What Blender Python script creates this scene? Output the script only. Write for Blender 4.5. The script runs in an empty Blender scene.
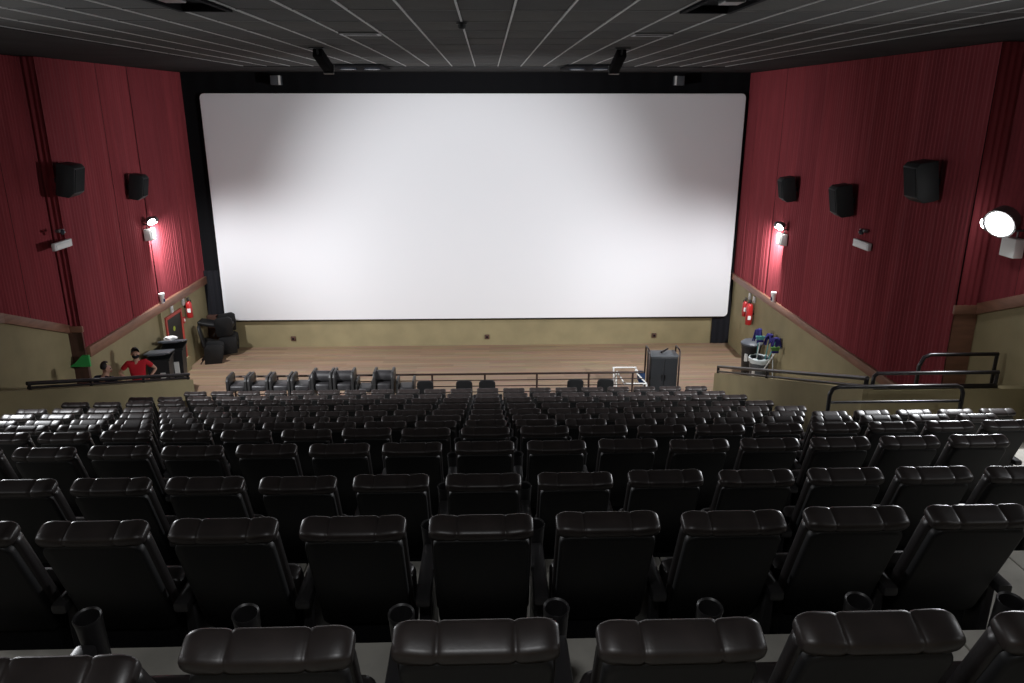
import bpy, bmesh, math, random
from mathutils import Vector, Matrix, Euler

random.seed(7)
SC = bpy.context.scene
COL = SC.collection
R = math.radians

# ------------------------------------------------------------------ camera, world, exposure, screen lamps
CAM_Z = 7.6
cam_data = bpy.data.cameras.new('camera')
cam_data.sensor_width = 36.0
cam_data.lens = 36.0 * 760.0 / 1024.0
cam_data.clip_start = 0.05
cam_data.clip_end = 200
cam = bpy.data.objects.new('camera', cam_data)
COL.objects.link(cam)
cam.location = (0, 0, CAM_Z)
cam.rotation_euler = (R(90 - 17.2166), 0, R(-1.7997))
SC.camera = cam

world = bpy.data.worlds.new('world')
SC.world = world
world.use_nodes = True
world.node_tree.nodes['Background'].inputs[0].default_value = (0.0, 0.0, 0.0, 1)
world.node_tree.nodes['Background'].inputs[1].default_value = 0.0

SC.view_settings.view_transform = 'Standard'
SC.view_settings.look = 'None'
SC.view_settings.gamma = 1.0
SC.view_settings.use_curve_mapping = False
SC.view_settings.exposure = 0.0

# wall floodlights, two heads each: (yaw from the hall axis, pitch, watts, beam angle, blend)
FAR_HEADS = ((30, -58, 760.0, 150, 1.0), (115, -35, 60.0, 140, 1.0))
NEAR_HEADS = ((45, -15, 4100.0, 80, 0.7), (120, -25, 1000.0, 150, 1.0))
BACK_HEADS = ((60, -20, 270.0, 140, 1.0), (110, -35, 60.0, 140, 1.0))
LENS_STRENGTH = 45.0
FILL_W = 24.0


def spot(name, loc, target, watts, size, blend, radius=0.08, color=(1, 1, 1)):
    l = bpy.data.lights.new(name, 'SPOT')
    l.energy = watts
    l.spot_size = R(size)
    l.spot_blend = blend
    l.shadow_soft_size = radius
    l.color = color
    o = bpy.data.objects.new(name, l)
    COL.objects.link(o)
    o.location = loc
    d = Vector(target) - Vector(loc)
    o.rotation_euler = d.to_track_quat('-Z', 'Y').to_euler()
    return o




def added_fill_light(loc, watts):
    l = bpy.data.lights.new('added_fill_light', 'AREA')
    l.shape = 'DISK'
    l.size = 0.3
    l.energy = watts
    l.color = (0.97, 0.98, 1.0)
    o = bpy.data.objects.new('added_fill_light', l)
    COL.objects.link(o)
    o.location = loc


# unseen fill lights added above the back rows to brighten seat tops and treads
for hx in (-6.0, -0.2, 5.6):
    added_fill_light((hx, 0.7, 8.52), FILL_W)

# ------------------------------------------------------------------ materials


def mat(name, col, rough=0.6, spec=0.5, metal=0.0, noise=0.0, nscale=8.0, bump=0.0, bscale=60.0, emit=None, estr=0.0, stretch=(1, 1, 1), sheen=0.0):
    m = bpy.data.materials.new(name)
    m.use_nodes = True
    nt = m.node_tree
    b = nt.nodes['Principled BSDF']
    b.inputs['Base Color'].default_value = (*col, 1)
    b.inputs['Roughness'].default_value = rough
    b.inputs['Metallic'].default_value = metal
    b.inputs['Specular IOR Level'].default_value = spec
    if emit:
        b.inputs['Emission Color'].default_value = (*emit, 1)
        b.inputs['Emission Strength'].default_value = estr
    if noise or bump:
        tc = nt.nodes.new('ShaderNodeTexCoord')
        mp = nt.nodes.new('ShaderNodeMapping')
        mp.inputs['Scale'].default_value = stretch
        nt.links.new(tc.outputs['Object'], mp.inputs['Vector'])
    if noise:
        n = nt.nodes.new('ShaderNodeTexNoise')
        n.inputs['Scale'].default_value = nscale
        n.inputs['Detail'].default_value = 5
        nt.links.new(mp.outputs['Vector'], n.inputs['Vector'])
        r = nt.nodes.new('ShaderNodeValToRGB')
        r.color_ramp.elements[0].position = 0.3
        r.color_ramp.elements[1].position = 0.7
        r.color_ramp.elements[0].color = (*[c * (1 - noise) for c in col], 1)
        r.color_ramp.elements[1].color = (*[min(1, c * (1 + noise)) for c in col], 1)
        nt.links.new(n.outputs['Fac'], r.inputs['Fac'])
        nt.links.new(r.outputs['Color'], b.inputs['Base Color'])
    if bump:
        n2 = nt.nodes.new('ShaderNodeTexNoise')
        n2.inputs['Scale'].default_value = bscale
        n2.inputs['Detail'].default_value = 3
        nt.links.new(mp.outputs['Vector'], n2.inputs['Vector'])
        bp = nt.nodes.new('ShaderNodeBump')
        bp.inputs['Strength'].default_value = bump
        bp.inputs['Distance'].default_value = 0.01
        nt.links.new(n2.outputs['Fac'], bp.inputs['Height'])
        nt.links.new(bp.outputs['Normal'], b.inputs['Normal'])
    return m


def wood_floor_mat():
    m = mat('stage_wood', (0.30, 0.20, 0.125), rough=0.5, spec=0.35)
    nt = m.node_tree
    b = nt.nodes['Principled BSDF']
    tc = nt.nodes.new('ShaderNodeTexCoord')
    mp = nt.nodes.new('ShaderNodeMapping')
    mp.inputs['Scale'].default_value = (0.25, 3.2, 1)
    nt.links.new(tc.outputs['Object'], mp.inputs['Vector'])
    n = nt.nodes.new('ShaderNodeTexNoise')
    n.inputs['Scale'].default_value = 3.0
    n.inputs['Detail'].default_value = 8
    nt.links.new(mp.outputs['Vector'], n.inputs['Vector'])
    br = nt.nodes.new('ShaderNodeTexBrick')
    br.inputs['Scale'].default_value = 1.0
    br.inputs['Brick Width'].default_value = 2.2
    br.inputs['Row Height'].default_value = 0.2
    br.inputs['Mortar Size'].default_value = 0.0
    br.inputs['Color1'].default_value = (0.315, 0.215, 0.138, 1)
    br.inputs['Color2'].default_value = (0.245, 0.165, 0.106, 1)
    nt.links.new(tc.outputs['Object'], br.inputs['Vector'])
    mx = nt.nodes.new('ShaderNodeMix')
    mx.data_type = 'RGBA'
    mx.blend_type = 'OVERLAY'
    mx.inputs['Factor'].default_value = 0.3
    nt.links.new(br.outputs['Color'], mx.inputs['A'])
    nt.links.new(n.outputs['Color'], mx.inputs['B'])
    hs = nt.nodes.new('ShaderNodeHueSaturation')
    hs.inputs['Saturation'].default_value = 0.98
    nt.links.new(mx.outputs['Result'], hs.inputs['Color'])
    nt.links.new(hs.outputs['Color'], b.inputs['Base Color'])
    return m


M = {}
M['leather'] = mat('black_leather', (0.016, 0.013, 0.013), 0.36, 0.5, bump=0.12, bscale=45)
M['leather_top'] = mat('black_leather_sheen', (0.027, 0.021, 0.020), 0.40, 0.5, noise=0.25, nscale=9, bump=0.06, bscale=30)  # base lightened and browned so the top rolls show a broad sheen
M['shell'] = mat('black_plastic_shell', (0.0065, 0.0065, 0.007), 0.5, 0.35)
M['arm'] = mat('armrest_plastic', (0.020, 0.019, 0.020), 0.40, 0.5)
M['seat_frame'] = mat('seat_metal', (0.02, 0.02, 0.022), 0.45, 0.5, 0.6)
M['concrete'] = mat('grey_step_concrete', (0.50, 0.48, 0.43), 0.75, 0.3, noise=0.18, nscale=3.0, bump=0.1)
M['riser'] = mat('dark_riser', (0.05, 0.046, 0.042), 0.8, 0.3, noise=0.2)
M['beige'] = mat('beige_wall_paint', (0.250, 0.208, 0.116), 0.75, 0.25, noise=0.10, nscale=1.6, bump=0.12, bscale=25)
M['brown'] = mat('brown_wood_trim', (0.20, 0.095, 0.06), 0.5, 0.4, noise=0.2, nscale=2, stretch=(1, 1, 6))
M['dark_brown'] = mat('dark_brown_panel', (0.075, 0.036, 0.026), 0.55, 0.35, noise=0.2, nscale=2, stretch=(6, 6, 1))
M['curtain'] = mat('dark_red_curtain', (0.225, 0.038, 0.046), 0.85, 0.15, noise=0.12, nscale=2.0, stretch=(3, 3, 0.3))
M['curtain_b'] = mat('dark_red_curtain_deep', (0.20, 0.034, 0.042), 0.85, 0.15, noise=0.12, nscale=2.0, stretch=(3, 3, 0.3))  # slightly deeper red for every third panel
M['screen'] = mat('white_screen_vinyl', (0.80, 0.80, 0.82), 0.8, 0.1)
M['masking'] = mat('black_masking_cloth', (0.008, 0.008, 0.009), 0.95, 0.05)
M['masking_low'] = mat('black_drape_cloth', (0.014, 0.014, 0.017), 0.9, 0.1)
M['ceil_tile'] = mat('charcoal_ceiling_tile', (0.050, 0.050, 0.048), 0.9, 0.15, noise=0.22, nscale=1.3, bump=0.2, bscale=80)
M['ceil_tile_b'] = mat('charcoal_ceiling_tile_faded', (0.060, 0.059, 0.054), 0.9, 0.15, noise=0.25, nscale=1.3, bump=0.2, bscale=80)
M['ceil_bar'] = mat('grey_ceiling_bar', (0.36, 0.36, 0.355), 0.55, 0.4)
M['ceil_cross'] = mat('dark_ceiling_bar', (0.085, 0.085, 0.083), 0.6, 0.3)
M['ceil_black'] = mat('black_ceiling_plain', (0.022, 0.022, 0.022), 0.9, 0.15, noise=0.3, nscale=1.0)
M['wood'] = wood_floor_mat()
M['rail'] = mat('black_painted_steel', (0.015, 0.013, 0.014), 0.30, 0.5, 0.3)
M['rail_brown'] = mat('dark_brown_painted_steel', (0.030, 0.016, 0.013), 0.4, 0.5, 0.2)
M['black_box'] = mat('black_speaker_cabinet', (0.011, 0.013, 0.014), 0.6, 0.4)
M['grille'] = mat('speaker_grille_cloth', (0.007, 0.008, 0.009), 0.85, 0.2)
M['lamp'] = mat('lit_lamp', (1, 1, 1), 0.5, emit=(0.97, 0.98, 1.0), estr=LENS_STRENGTH)
M['white'] = mat('white_painted_metal', (0.72, 0.72, 0.70), 0.5, 0.4)
M['white_plastic'] = mat('white_plastic', (0.62, 0.62, 0.62), 0.45, 0.4)
M['dull_metal'] = mat('dull_grey_metal', (0.13, 0.13, 0.13), 0.4, 0.5, 0.6)
M['red'] = mat('red_enamel', (0.34, 0.014, 0.014), 0.35, 0.5)
M['red_frame'] = mat('red_door_frame_paint', (0.42, 0.055, 0.04), 0.5, 0.4)
M['green'] = mat('green_plastic', (0.03, 0.30, 0.07), 0.5, 0.4)
M['yellow_green'] = mat('yellow_green_sticker', (0.40, 0.48, 0.06), 0.5, 0.4)
M['bin_dark'] = mat('charcoal_bin_plastic', (0.010, 0.011, 0.013), 0.45, 0.5)
M['bin_grey'] = mat('grey_bin_plastic', (0.075, 0.082, 0.09), 0.5, 0.4)
M['bin_lid'] = mat('slate_bin_lid', (0.075, 0.082, 0.095), 0.42, 0.5)
M['bag'] = mat('pale_bin_liner', (0.55, 0.60, 0.60), 0.35, 0.5)
M['navy'] = mat('navy_mop_fibre', (0.035, 0.03, 0.13), 0.9, 0.1)
M['teal'] = mat('teal_handle', (0.10, 0.36, 0.36), 0.4, 0.5)
M['leafgreen'] = mat('green_brush_bristle', (0.09, 0.20, 0.05), 0.8, 0.2)
M['blue'] = mat('blue_cloth', (0.012, 0.03, 0.08), 0.8, 0.2)
M['glass'] = mat('dark_lens_glass', (0.03, 0.035, 0.045), 0.12, 0.6)
M['skin'] = mat('skin', (0.36, 0.20, 0.14), 0.55, 0.35)
M['hair'] = mat('dark_hair', (0.010, 0.008, 0.007), 0.5, 0.4)
M['shirt_red'] = mat('red_cotton', (0.36, 0.014, 0.022), 0.85, 0.15)
M['shirt_navy'] = mat('navy_cotton', (0.014, 0.020, 0.040), 0.85, 0.15)
M['jeans'] = mat('dark_denim', (0.02, 0.024, 0.04), 0.85, 0.15)
M['mask'] = mat('black_face_mask', (0.012, 0.012, 0.014), 0.8, 0.2)
M['shoe'] = mat('black_shoe', (0.012, 0.012, 0.012), 0.5, 0.4)
M['junk'] = mat('dusty_black_plastic', (0.022, 0.021, 0.021), 0.42, 0.5, noise=0.25, nscale=7)
M['junk_seat'] = mat('dusty_grey_leather', (0.034, 0.032, 0.034), 0.40, 0.5, noise=0.25, nscale=6)
M['dark_door'] = mat('dark_door_leaf', (0.020, 0.019, 0.017), 0.45, 0.4)

# ------------------------------------------------------------------ mesh helpers


class MB:
    def __init__(self):
        self.bm = bmesh.new()

    def box(self, lo, hi, bev=0.0, rot=None, seg=2):
        lo = Vector(lo); hi = Vector(hi)
        c = (lo + hi) / 2; s = hi - lo
        bm = self.bm
        r = bmesh.ops.create_cube(bm, size=1.0)
        vs = r['verts']
        bmesh.ops.scale(bm, vec=s, verts=vs)
        if bev > 0:
            es = list({e for v in vs for e in v.link_edges})
            rr = bmesh.ops.bevel(bm, geom=es, offset=bev, segments=seg, affect='EDGES', profile=0.5)
            vs = list({v for f in rr['faces'] for v in f.verts} | {v for v in vs if v.is_valid})
        if rot is not None:
            bmesh.ops.transform(bm, matrix=rot.to_4x4(), verts=vs)
        bmesh.ops.translate(bm, vec=c, verts=vs)
        return vs

    def rings(self, rings, cap0=True, cap1=True, closed=True):
        bm = self.bm
        out = [[bm.verts.new(p) for p in ring] for ring in rings]
        n = len(out[0])
        for a, b in zip(out[:-1], out[1:]):
            for i in range(n if closed else n - 1):
                j = (i + 1) % n
                bm.faces.new((a[i], a[j], b[j], b[i]))
        if cap0:
            bm.faces.new(list(reversed(out[0])))
        if cap1:
            bm.faces.new(out[-1])
        return [v for r in out for v in r]

    def tube(self, pts, r, seg=8, caps=True):
        pts = [Vector(p) for p in pts]
        rs = r if isinstance(r, (list, tuple)) else [r] * len(pts)
        rings = []
        prev = None
        for i, p in enumerate(pts):
            if i == 0:
                d = pts[1] - p
            elif i == len(pts) - 1:
                d = p - pts[i - 1]
            else:
                d = (pts[i + 1] - p).normalized() + (p - pts[i - 1]).normalized()
            d.normalize()
            ref = prev if prev is not None else (Vector((0, 0, 1)) if abs(d.z) < 0.9 else Vector((1, 0, 0)))
            x = (ref - d * ref.dot(d)).normalized()
            y = d.cross(x)
            prev = x
            rings.append([p + (x * math.cos(2 * math.pi * k / seg) + y * math.sin(2 * math.pi * k / seg)) * rs[i] for k in range(seg)])
        return self.rings(rings, caps, caps)

    def lathe(self, prof, seg=16, c=(0, 0, 0), rot=None, cap0=True, cap1=True):
        rings = []
        for rr, z in prof:
            ring = []
            for k in range(seg):
                a = 2 * math.pi * k / seg
                v = Vector((rr * math.cos(a), rr * math.sin(a), z))
                if rot is not None:
                    v = rot @ v
                ring.append(v + Vector(c))
            rings.append(ring)
        return self.rings(rings, cap0, cap1)

    def prism(self, poly, lo, hi, axis='y', bev=0.0):
        """polygon in the two other axes (in x,y,z order) extruded along axis"""
        def mk(p, t):
            if axis == 'x':
                return (t, p[0], p[1])
            if axis == 'y':
                return (p[0], t, p[1])
            return (p[0], p[1], t)
        bm = self.bm
        vs = self.rings([[mk(p, lo) for p in poly], [mk(p, hi) for p in poly]])
        if bev:
            es = list({e for v in vs for e in v.link_edges})
            bmesh.ops.bevel(bm, geom=es, offset=bev, segments=2, affect='EDGES', profile=0.5)

    def ball(self, c, r, sub=2, scale=(1, 1, 1)):
        rr = bmesh.ops.create_icosphere(self.bm, subdivisions=sub, radius=r)
        bmesh.ops.scale(self.bm, vec=scale, verts=rr['verts'])
        bmesh.ops.translate(self.bm, vec=c, verts=rr['verts'])

    def xform(self, mtx):
        bmesh.ops.transform(self.bm, matrix=mtx, verts=self.bm.verts[:])
        return self

    def mesh(self, name, m, smooth=None):
        bmesh.ops.recalc_face_normals(self.bm, faces=self.bm.faces[:])
        me = bpy.data.meshes.new(name)
        self.bm.to_mesh(me)
        self.bm.free()
        me.materials.append(m)
        if smooth is not None:
            me.polygons.foreach_set('use_smooth', [True] * len(me.polygons))
            me.set_sharp_from_angle(angle=R(smooth))
        return me


def obj(name, me, parent=None, loc=(0, 0, 0), rot=(0, 0, 0)):
    o = bpy.data.objects.new(name, me)
    COL.objects.link(o)
    o.location = loc
    o.rotation_euler = rot
    if parent is not None:
        o.parent = parent
    return o


def tag(o, label=None, cat=None, group=None, kind=None):
    if label: o['label'] = label
    if cat: o['category'] = cat
    if group: o['group'] = group
    if kind: o['kind'] = kind
    return o


def thing(name, loc, label, cat, group=None, rotz=0.0):
    o = bpy.data.objects.new(name, None)
    o.empty_display_size = 0.1
    COL.objects.link(o)
    o.location = loc
    o.rotation_euler = (0, 0, rotz)
    return tag(o, label, cat, group)


def struct(name, me=None, loc=(0, 0, 0)):
    o = bpy.data.objects.new(name, me)
    COL.objects.link(o)
    o.location = loc
    o['kind'] = 'structure'
    return o


def rrect(hx, z0, z1, r, n=4):
    """rounded rectangle outline in (x, z)"""
    pts = []
    for cx, cz, a0 in ((hx - r, z1 - r, 0), (-hx + r, z1 - r, 90), (-hx + r, z0 + r, 180), (hx - r, z0 + r, 270)):
        for k in range(n + 1):
            a = R(a0 + 90 * k / n)
            pts.append((cx + r * math.cos(a), cz + r * math.sin(a)))
    return pts


def slab(mb, hx, z0, z1, r, y0, y1, e0=0.01, e1=0.01, n=4):
    """rounded slab lying between y0 and y1, edges eased by e0 / e1"""
    def ring(ins, y):
        return [(x, y, z) for x, z in rrect(hx - ins, z0 + ins, z1 - ins, max(r - ins, 0.004), n)]
    rings = [ring(e0, y0), ring(e0 * 0.3, y0 + e0 * 0.4), ring(0, y0 + e0), ring(0, y1 - e1), ring(e1 * 0.3, y1 - e1 * 0.4), ring(e1, y1)]
    return mb.rings(rings)


# ------------------------------------------------------------------ dimensions of the hall
XL, XLN, XR, XRN = -9.1, -9.4, 8.0, 8.4        # left/right wall faces: far part and near part
YS = 24.15                                     # wall behind the screen
YB = -1.3                                      # wall behind the last row
ZC = 8.58                                      # ceiling
YJL, YJR = 16.6, 12.4                          # where near and far wall parts meet
BAND = 2.36                                    # top of the beige band of the far walls
ROW_Y = [1.754 + 1.2754 * i for i in range(13)]
TOP_D = [1.33, 1.75, 2.19, 2.59, 3.00, 3.47, 3.94, 4.38, 4.80, 5.19, 5.60, 5.97]
SEAT_H = 1.12
ROW_DZ = [0.05, 0.015, 0.015, -0.02] + [0.0] * 8
ROW_Z = [CAM_Z - d - SEAT_H - e for d, e in zip(TOP_D, ROW_DZ)] + [0.14]

# left low wall runs slanting from (PLX, PLY) to the left wall; right one runs straight
PL0 = (-6.95, 16.85); PL1 = (-9.4, 11.8)
PRX, PRY0, PRY1 = 5.88, 10.95, 18.32


def par_left_x(y):
    t = (PL0[1] - y) / (PL0[1] - PL1[1])
    return PL0[0] + (PL1[0] - PL0[0]) * t


# ------------------------------------------------------------------ floor: stage boards, stepped rows, stairs
mb = MB(); mb.box((-9.6, 15.0, -0.25), (8.6, YS, -0.03))
floor = struct('floor', mb.mesh('floor', M['riser']))
mb = MB()
y = 15.0
while y < YS - 0.02:
    y2 = min(y + 0.195, YS)
    mb.box((-9.5, y, -0.03), (8.5, y2, random.choice((0.0, 0.0, -0.002, -0.004))))
    y += 0.2
o = obj('floor_boards', mb.mesh('floor_boards', M['wood']), floor); o['kind'] = 'stuff'

SLABW = 1.17
slab_cache = {}


def slab_mesh(w, d):
    key = (round(w, 3), round(d, 3))
    if key not in slab_cache:
        m_ = MB(); m_.box((0, 0, -0.03), (key[0] - 0.008, key[1], 0.0), 0.004, seg=1)
        slab_cache[key] = m_.mesh('step_slab', M['concrete'])
    return slab_cache[key]


tier_ys = [YB, 0.575] + [yy + 0.1 for yy in ROW_Y] + [ROW_Y[12] + 1.0]
tier_zs = [ROW_Z[0] + 0.42, ROW_Z[0] + 0.42] + ROW_Z
for k in range(len(tier_zs)):
    y0, y1, z = tier_ys[k], tier_ys[k + 1], tier_zs[k]
    i = k - 2
    xa = XLN; xb = XRN
    if i >= 7: xb = PRX - 0.02
    if i >= 8: xa = max(XLN, par_left_x(y1) + 0.22)
    mb = MB(); mb.box((xa, y0, -0.1), (xb, y1, z - 0.03))
    obj('tier_riser', mb.mesh('tier_riser', M['riser']), floor)
    x = xa
    while x < xb - 0.05:
        w = min(SLABW, xb - x)
        obj('step_slab', slab_mesh(w, y1 - y0), floor, (x, y0, z))
        x += SLABW
# stairs down to the stage in the two side passages
for k in range(14):
    z = 0.17 * (k + 1); y1 = 18.0 - 0.32 * k; y0 = y1 - 0.32
    xi = par_left_x(y1) - 0.1
    if xi < XLN + 0.3: break
    mb = MB(); mb.box((XLN, y0, 0), (min(xi, PL0[0] - 0.1), y1, z))
    obj('stair_step', mb.mesh('stair_step', M['concrete']), floor)
for k in range(14):
    z = 0.17 * (k + 1); y1 = 18.2 - 0.48 * k; y0 = y1 - 0.48
    if y0 < 11.1: y0 = 11.1
    mb = MB(); mb.box((PRX + 0.14, y0, 0), (XRN if y1 <= YJR else XR, y1, z))
    obj('stair_step', mb.mesh('stair_step', M['concrete']), floor)

# ------------------------------------------------------------------ walls
# front wall behind the screen
mb = MB(); mb.box((-9.7, YS, -0.2), (8.7, YS + 0.2, ZC + 0.4))
wall_front = struct('wall_front', mb.mesh('wall_front', M['beige']))


def near_edge(y, y0, z0, s0=0.40, s1=0.335):
    """height of the sloping top of the beige band on the near walls"""
    d = y0 - y
    return z0 + s0 * min(d, 2.2) + s1 * max(0, d - 2.2)


def band_poly(y0, z0, yend):
    return [(y0, -0.2), (y0, z0), (y0 - 2.2, near_edge(y0 - 2.2, y0, z0)), (yend, min(ZC, near_edge(yend, y0, z0))), (yend, -0.2)]


ZJL, ZJR = 2.86, 4.29
# left wall: far block, near block and sloping band
mb = MB(); mb.box((XL - 0.4, YJL, -0.2), (XL, YS, BAND), 0)
wall_left = struct('wall_left', mb.mesh('wall_left', M['beige']))
mb = MB(); mb.box((XL - 0.4, YJL, BAND), (XL - 0.12, YS, ZC))
obj('upper_wall', mb.mesh('upper_wall', M['ceil_black']), wall_left)
mb = MB(); mb.box((XLN - 0.4, YB, -0.2), (XLN - 0.12, YJL, ZC))
obj('upper_wall', mb.mesh('upper_wall', M['ceil_black']), wall_left)
mb = MB(); mb.prism(band_poly(YJL, ZJL, YB), XLN - 0.3, XLN, 'x')
obj('sloping_band', mb.mesh('sloping_band', M['beige']), wall_left)
mb = MB(); mb.box((XLN - 0.1, YJL - 0.03, -0.1), (XL + 0.005, YJL + 0.06, ZJL - 0.02))
obj('return_panel', mb.mesh('return_panel', M['dark_brown']), wall_left)
# right wall
mb = MB(); mb.box((XR, YJR, -0.2), (XR + 0.4, YS, BAND))
wall_right = struct('wall_right', mb.mesh('wall_right', M['beige']))
mb = MB(); mb.box((XR + 0.12, YJR, BAND), (XR + 0.4, YS, ZC))
obj('upper_wall', mb.mesh('upper_wall', M['ceil_black']), wall_right)
mb = MB(); mb.box((XRN + 0.12, YB, -0.2), (XRN + 0.4, YJR, ZC))
obj('upper_wall', mb.mesh('upper_wall', M['ceil_black']), wall_right)
mb = MB(); mb.prism(band_poly(YJR, ZJR, YB), XRN, XRN + 0.3, 'x')
obj('sloping_band', mb.mesh('sloping_band', M['beige']), wall_right)
mb = MB(); mb.box((XR - 0.005, YJR - 0.03, -0.1), (XRN + 0.1, YJR + 0.06, ZJR - 0.02))
obj('return_panel', mb.mesh('return_panel', M['brown']), wall_right)
# wall behind the camera
mb = MB(); mb.box((-9.8, YB - 0.2, -0.2), (8.8, YB, ZC))
struct('wall_back', mb.mesh('wall_back', M['beige']))


def trim_bar(name, p0, p1, h, out):
    """wooden ledge following p0-p1 (y, z pairs) on a side wall; out = (x_in, x_out)"""
    m_ = MB()
    (ya, za), (yb, zb) = p0, p1
    m_.prism([(ya, za), (yb, zb), (yb, zb - h), (ya, za - h)], min(out), max(out), 'x', bev=0.012)
    return struct(name, m_.mesh(name, M['brown'], 40))


trim_bar('trim_1', (YJL + 0.02, BAND + 0.05), (YS - 0.02, BAND + 0.05), 0.24, (XL - 0.1, XL + 0.10))
trim_bar('trim_2', (YJR + 0.02, BAND + 0.05), (YS - 0.02, BAND + 0.05), 0.20, (XR + 0.1, XR - 0.09))
for nm, yj, zj, o_ in (('trim_3', YJL, ZJL, (XLN - 0.12, XLN + 0.08)), ('trim_4', YJR, ZJR, (XRN + 0.12, XRN - 0.07))):
    t = trim_bar(nm, (yj + 0.02, zj + 0.06), (yj - 2.2, near_edge(yj - 2.2, yj, zj) + 0.06), 0.20, o_)
    y2 = 0.6
    m_ = MB()
    za, zb = near_edge(yj - 2.2, yj, zj) + 0.06, near_edge(y2, yj, zj) + 0.06
    m_.prism([(yj - 2.2, za), (y2, zb), (y2, zb - 0.2), (yj - 2.2, za - 0.2)], min(o_), max(o_), 'x')
    obj('ledge_run', m_.mesh('ledge_run', M['brown']), t)
# end cap of the ledge over the right return
mb = MB(); mb.box((XR - 0.05, YJR - 0.09, ZJR - 0.10), (XRN + 0.02, YJR - 0.03, ZJR + 0.06), 0.012)
struct('trim_5', mb.mesh('trim_5', M['brown'], 40))
mb = MB(); mb.box((XLN - 0.02, YJL - 0.09, ZJL - 0.08), (XL + 0.06, YJL - 0.03, ZJL + 0.06), 0.012)
struct('trim_6', mb.mesh('trim_6', M['brown'], 40))


def low_wall(name, a, b, za, zb, th, zlow=-0.1):
    a = Vector((a[0], a[1], 0)); b = Vector((b[0], b[1], 0))
    d = (b - a).normalized(); n = Vector((-d.y, d.x, 0)) * th / 2
    m_ = MB()
    r0 = [a - n + Vector((0, 0, zlow)), a + n + Vector((0, 0, zlow)), a + n + Vector((0, 0, za)), a - n + Vector((0, 0, za))]
    r1 = [b - n + Vector((0, 0, zlow)), b + n + Vector((0, 0, zlow)), b + n + Vector((0, 0, zb)), b - n + Vector((0, 0, zb))]
    m_.rings([r0, r1])
    return struct(name, m_.mesh(name, M['beige']))


low_wall('wall_left_passage', PL0, PL1, 1.53, 3.08, 0.16)
low_wall('wall_right_passage', (PRX, PRY1), (PRX, PRY0 - 0.07), 1.02, 3.40, 0.16)
low_wall('wall_right_landing', (PRX, PRY0), (XRN, PRY0), 3.38, 3.38, 0.15)

# ------------------------------------------------------------------ ceiling with tiles
mb = MB(); mb.box((-9.9, YB - 0.2, ZC + 0.06), (8.9, YS + 0.2, ZC + 0.3))
ceiling = struct('ceiling', mb.mesh('ceiling', M['ceil_black']))
PITCH = 0.592
TX = [-0.30 + PITCH * k for k in range(-11, 12)]
TX = [x for x in TX if -6.3 < x < 6.3]
TY = [6.44 + 1.2 * k for k in range(13)]
m_ = MB(); m_.box((0.012, 0.012, 0.0), (PITCH - 0.012, 1.188, 0.03), 0.006, seg=1)
tile_a = m_.mesh('ceiling_tile', M['ceil_tile'])
tile_b = tile_a.copy(); tile_b.materials[0] = M['ceil_tile_b']
holes = []
for x, ycell in ((2.05, 7.64), (-3.1, 7.64), (-2.2, 11.24), (2.3, 11.24)):
    ix = min(range(len(TX)), key=lambda q: abs(TX[q] - x)); iy = min(range(len(TY)), key=lambda q: abs(TY[q] - ycell))
    holes.append((ix, iy))
for ix, x in enumerate(TX[:-1]):
    for iy, y in enumerate(TY[:-1]):
        if (ix, iy) in holes[:2]: continue
        obj('ceiling_tile', tile_b if random.random() < 0.3 else tile_a, ceiling, (x, y, ZC + random.uniform(0.0, 0.006)))
# tiles over and behind the camera, joined
m_ = MB()
for x in TX[:-1]:
    for k in range(6):
        m_.box((x + 0.012, 6.44 - 1.2 * (k + 1) + 0.012, ZC), (x + PITCH - 0.012, 6.44 - 1.2 * k - 0.012, ZC + 0.03))
o = obj('rear_tiles', m_.mesh('rear_tiles', M['ceil_tile']), ceiling); o['kind'] = 'stuff'
m_ = MB()
for x in TX:
    m_.box((x - 0.011, -0.8, ZC - 0.006), (x + 0.011, TY[-1], ZC + 0.028))
o = obj('ceiling_runner', m_.mesh('ceiling_runner', M['ceil_bar']), ceiling); o['kind'] = 'stuff'
m_ = MB()
for y in [-0.76 + 1.2 * k for k in range(19)]:
    m_.box((TX[0], y - 0.012, ZC - 0.002), (TX[-1], y + 0.012, ZC + 0.026))
o = obj('ceiling_cross_bar', m_.mesh('ceiling_cross_bar', M['ceil_cross']), ceiling); o['kind'] = 'stuff'
# plain darker border round the tile field, a little lower
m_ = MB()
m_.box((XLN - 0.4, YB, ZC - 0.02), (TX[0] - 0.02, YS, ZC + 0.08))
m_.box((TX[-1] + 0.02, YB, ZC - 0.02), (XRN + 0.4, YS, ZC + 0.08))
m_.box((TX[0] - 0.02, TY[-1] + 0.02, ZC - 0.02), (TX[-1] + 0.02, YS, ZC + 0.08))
obj('ceiling_border', m_.mesh('ceiling_border', M['ceil_black']), ceiling)

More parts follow.
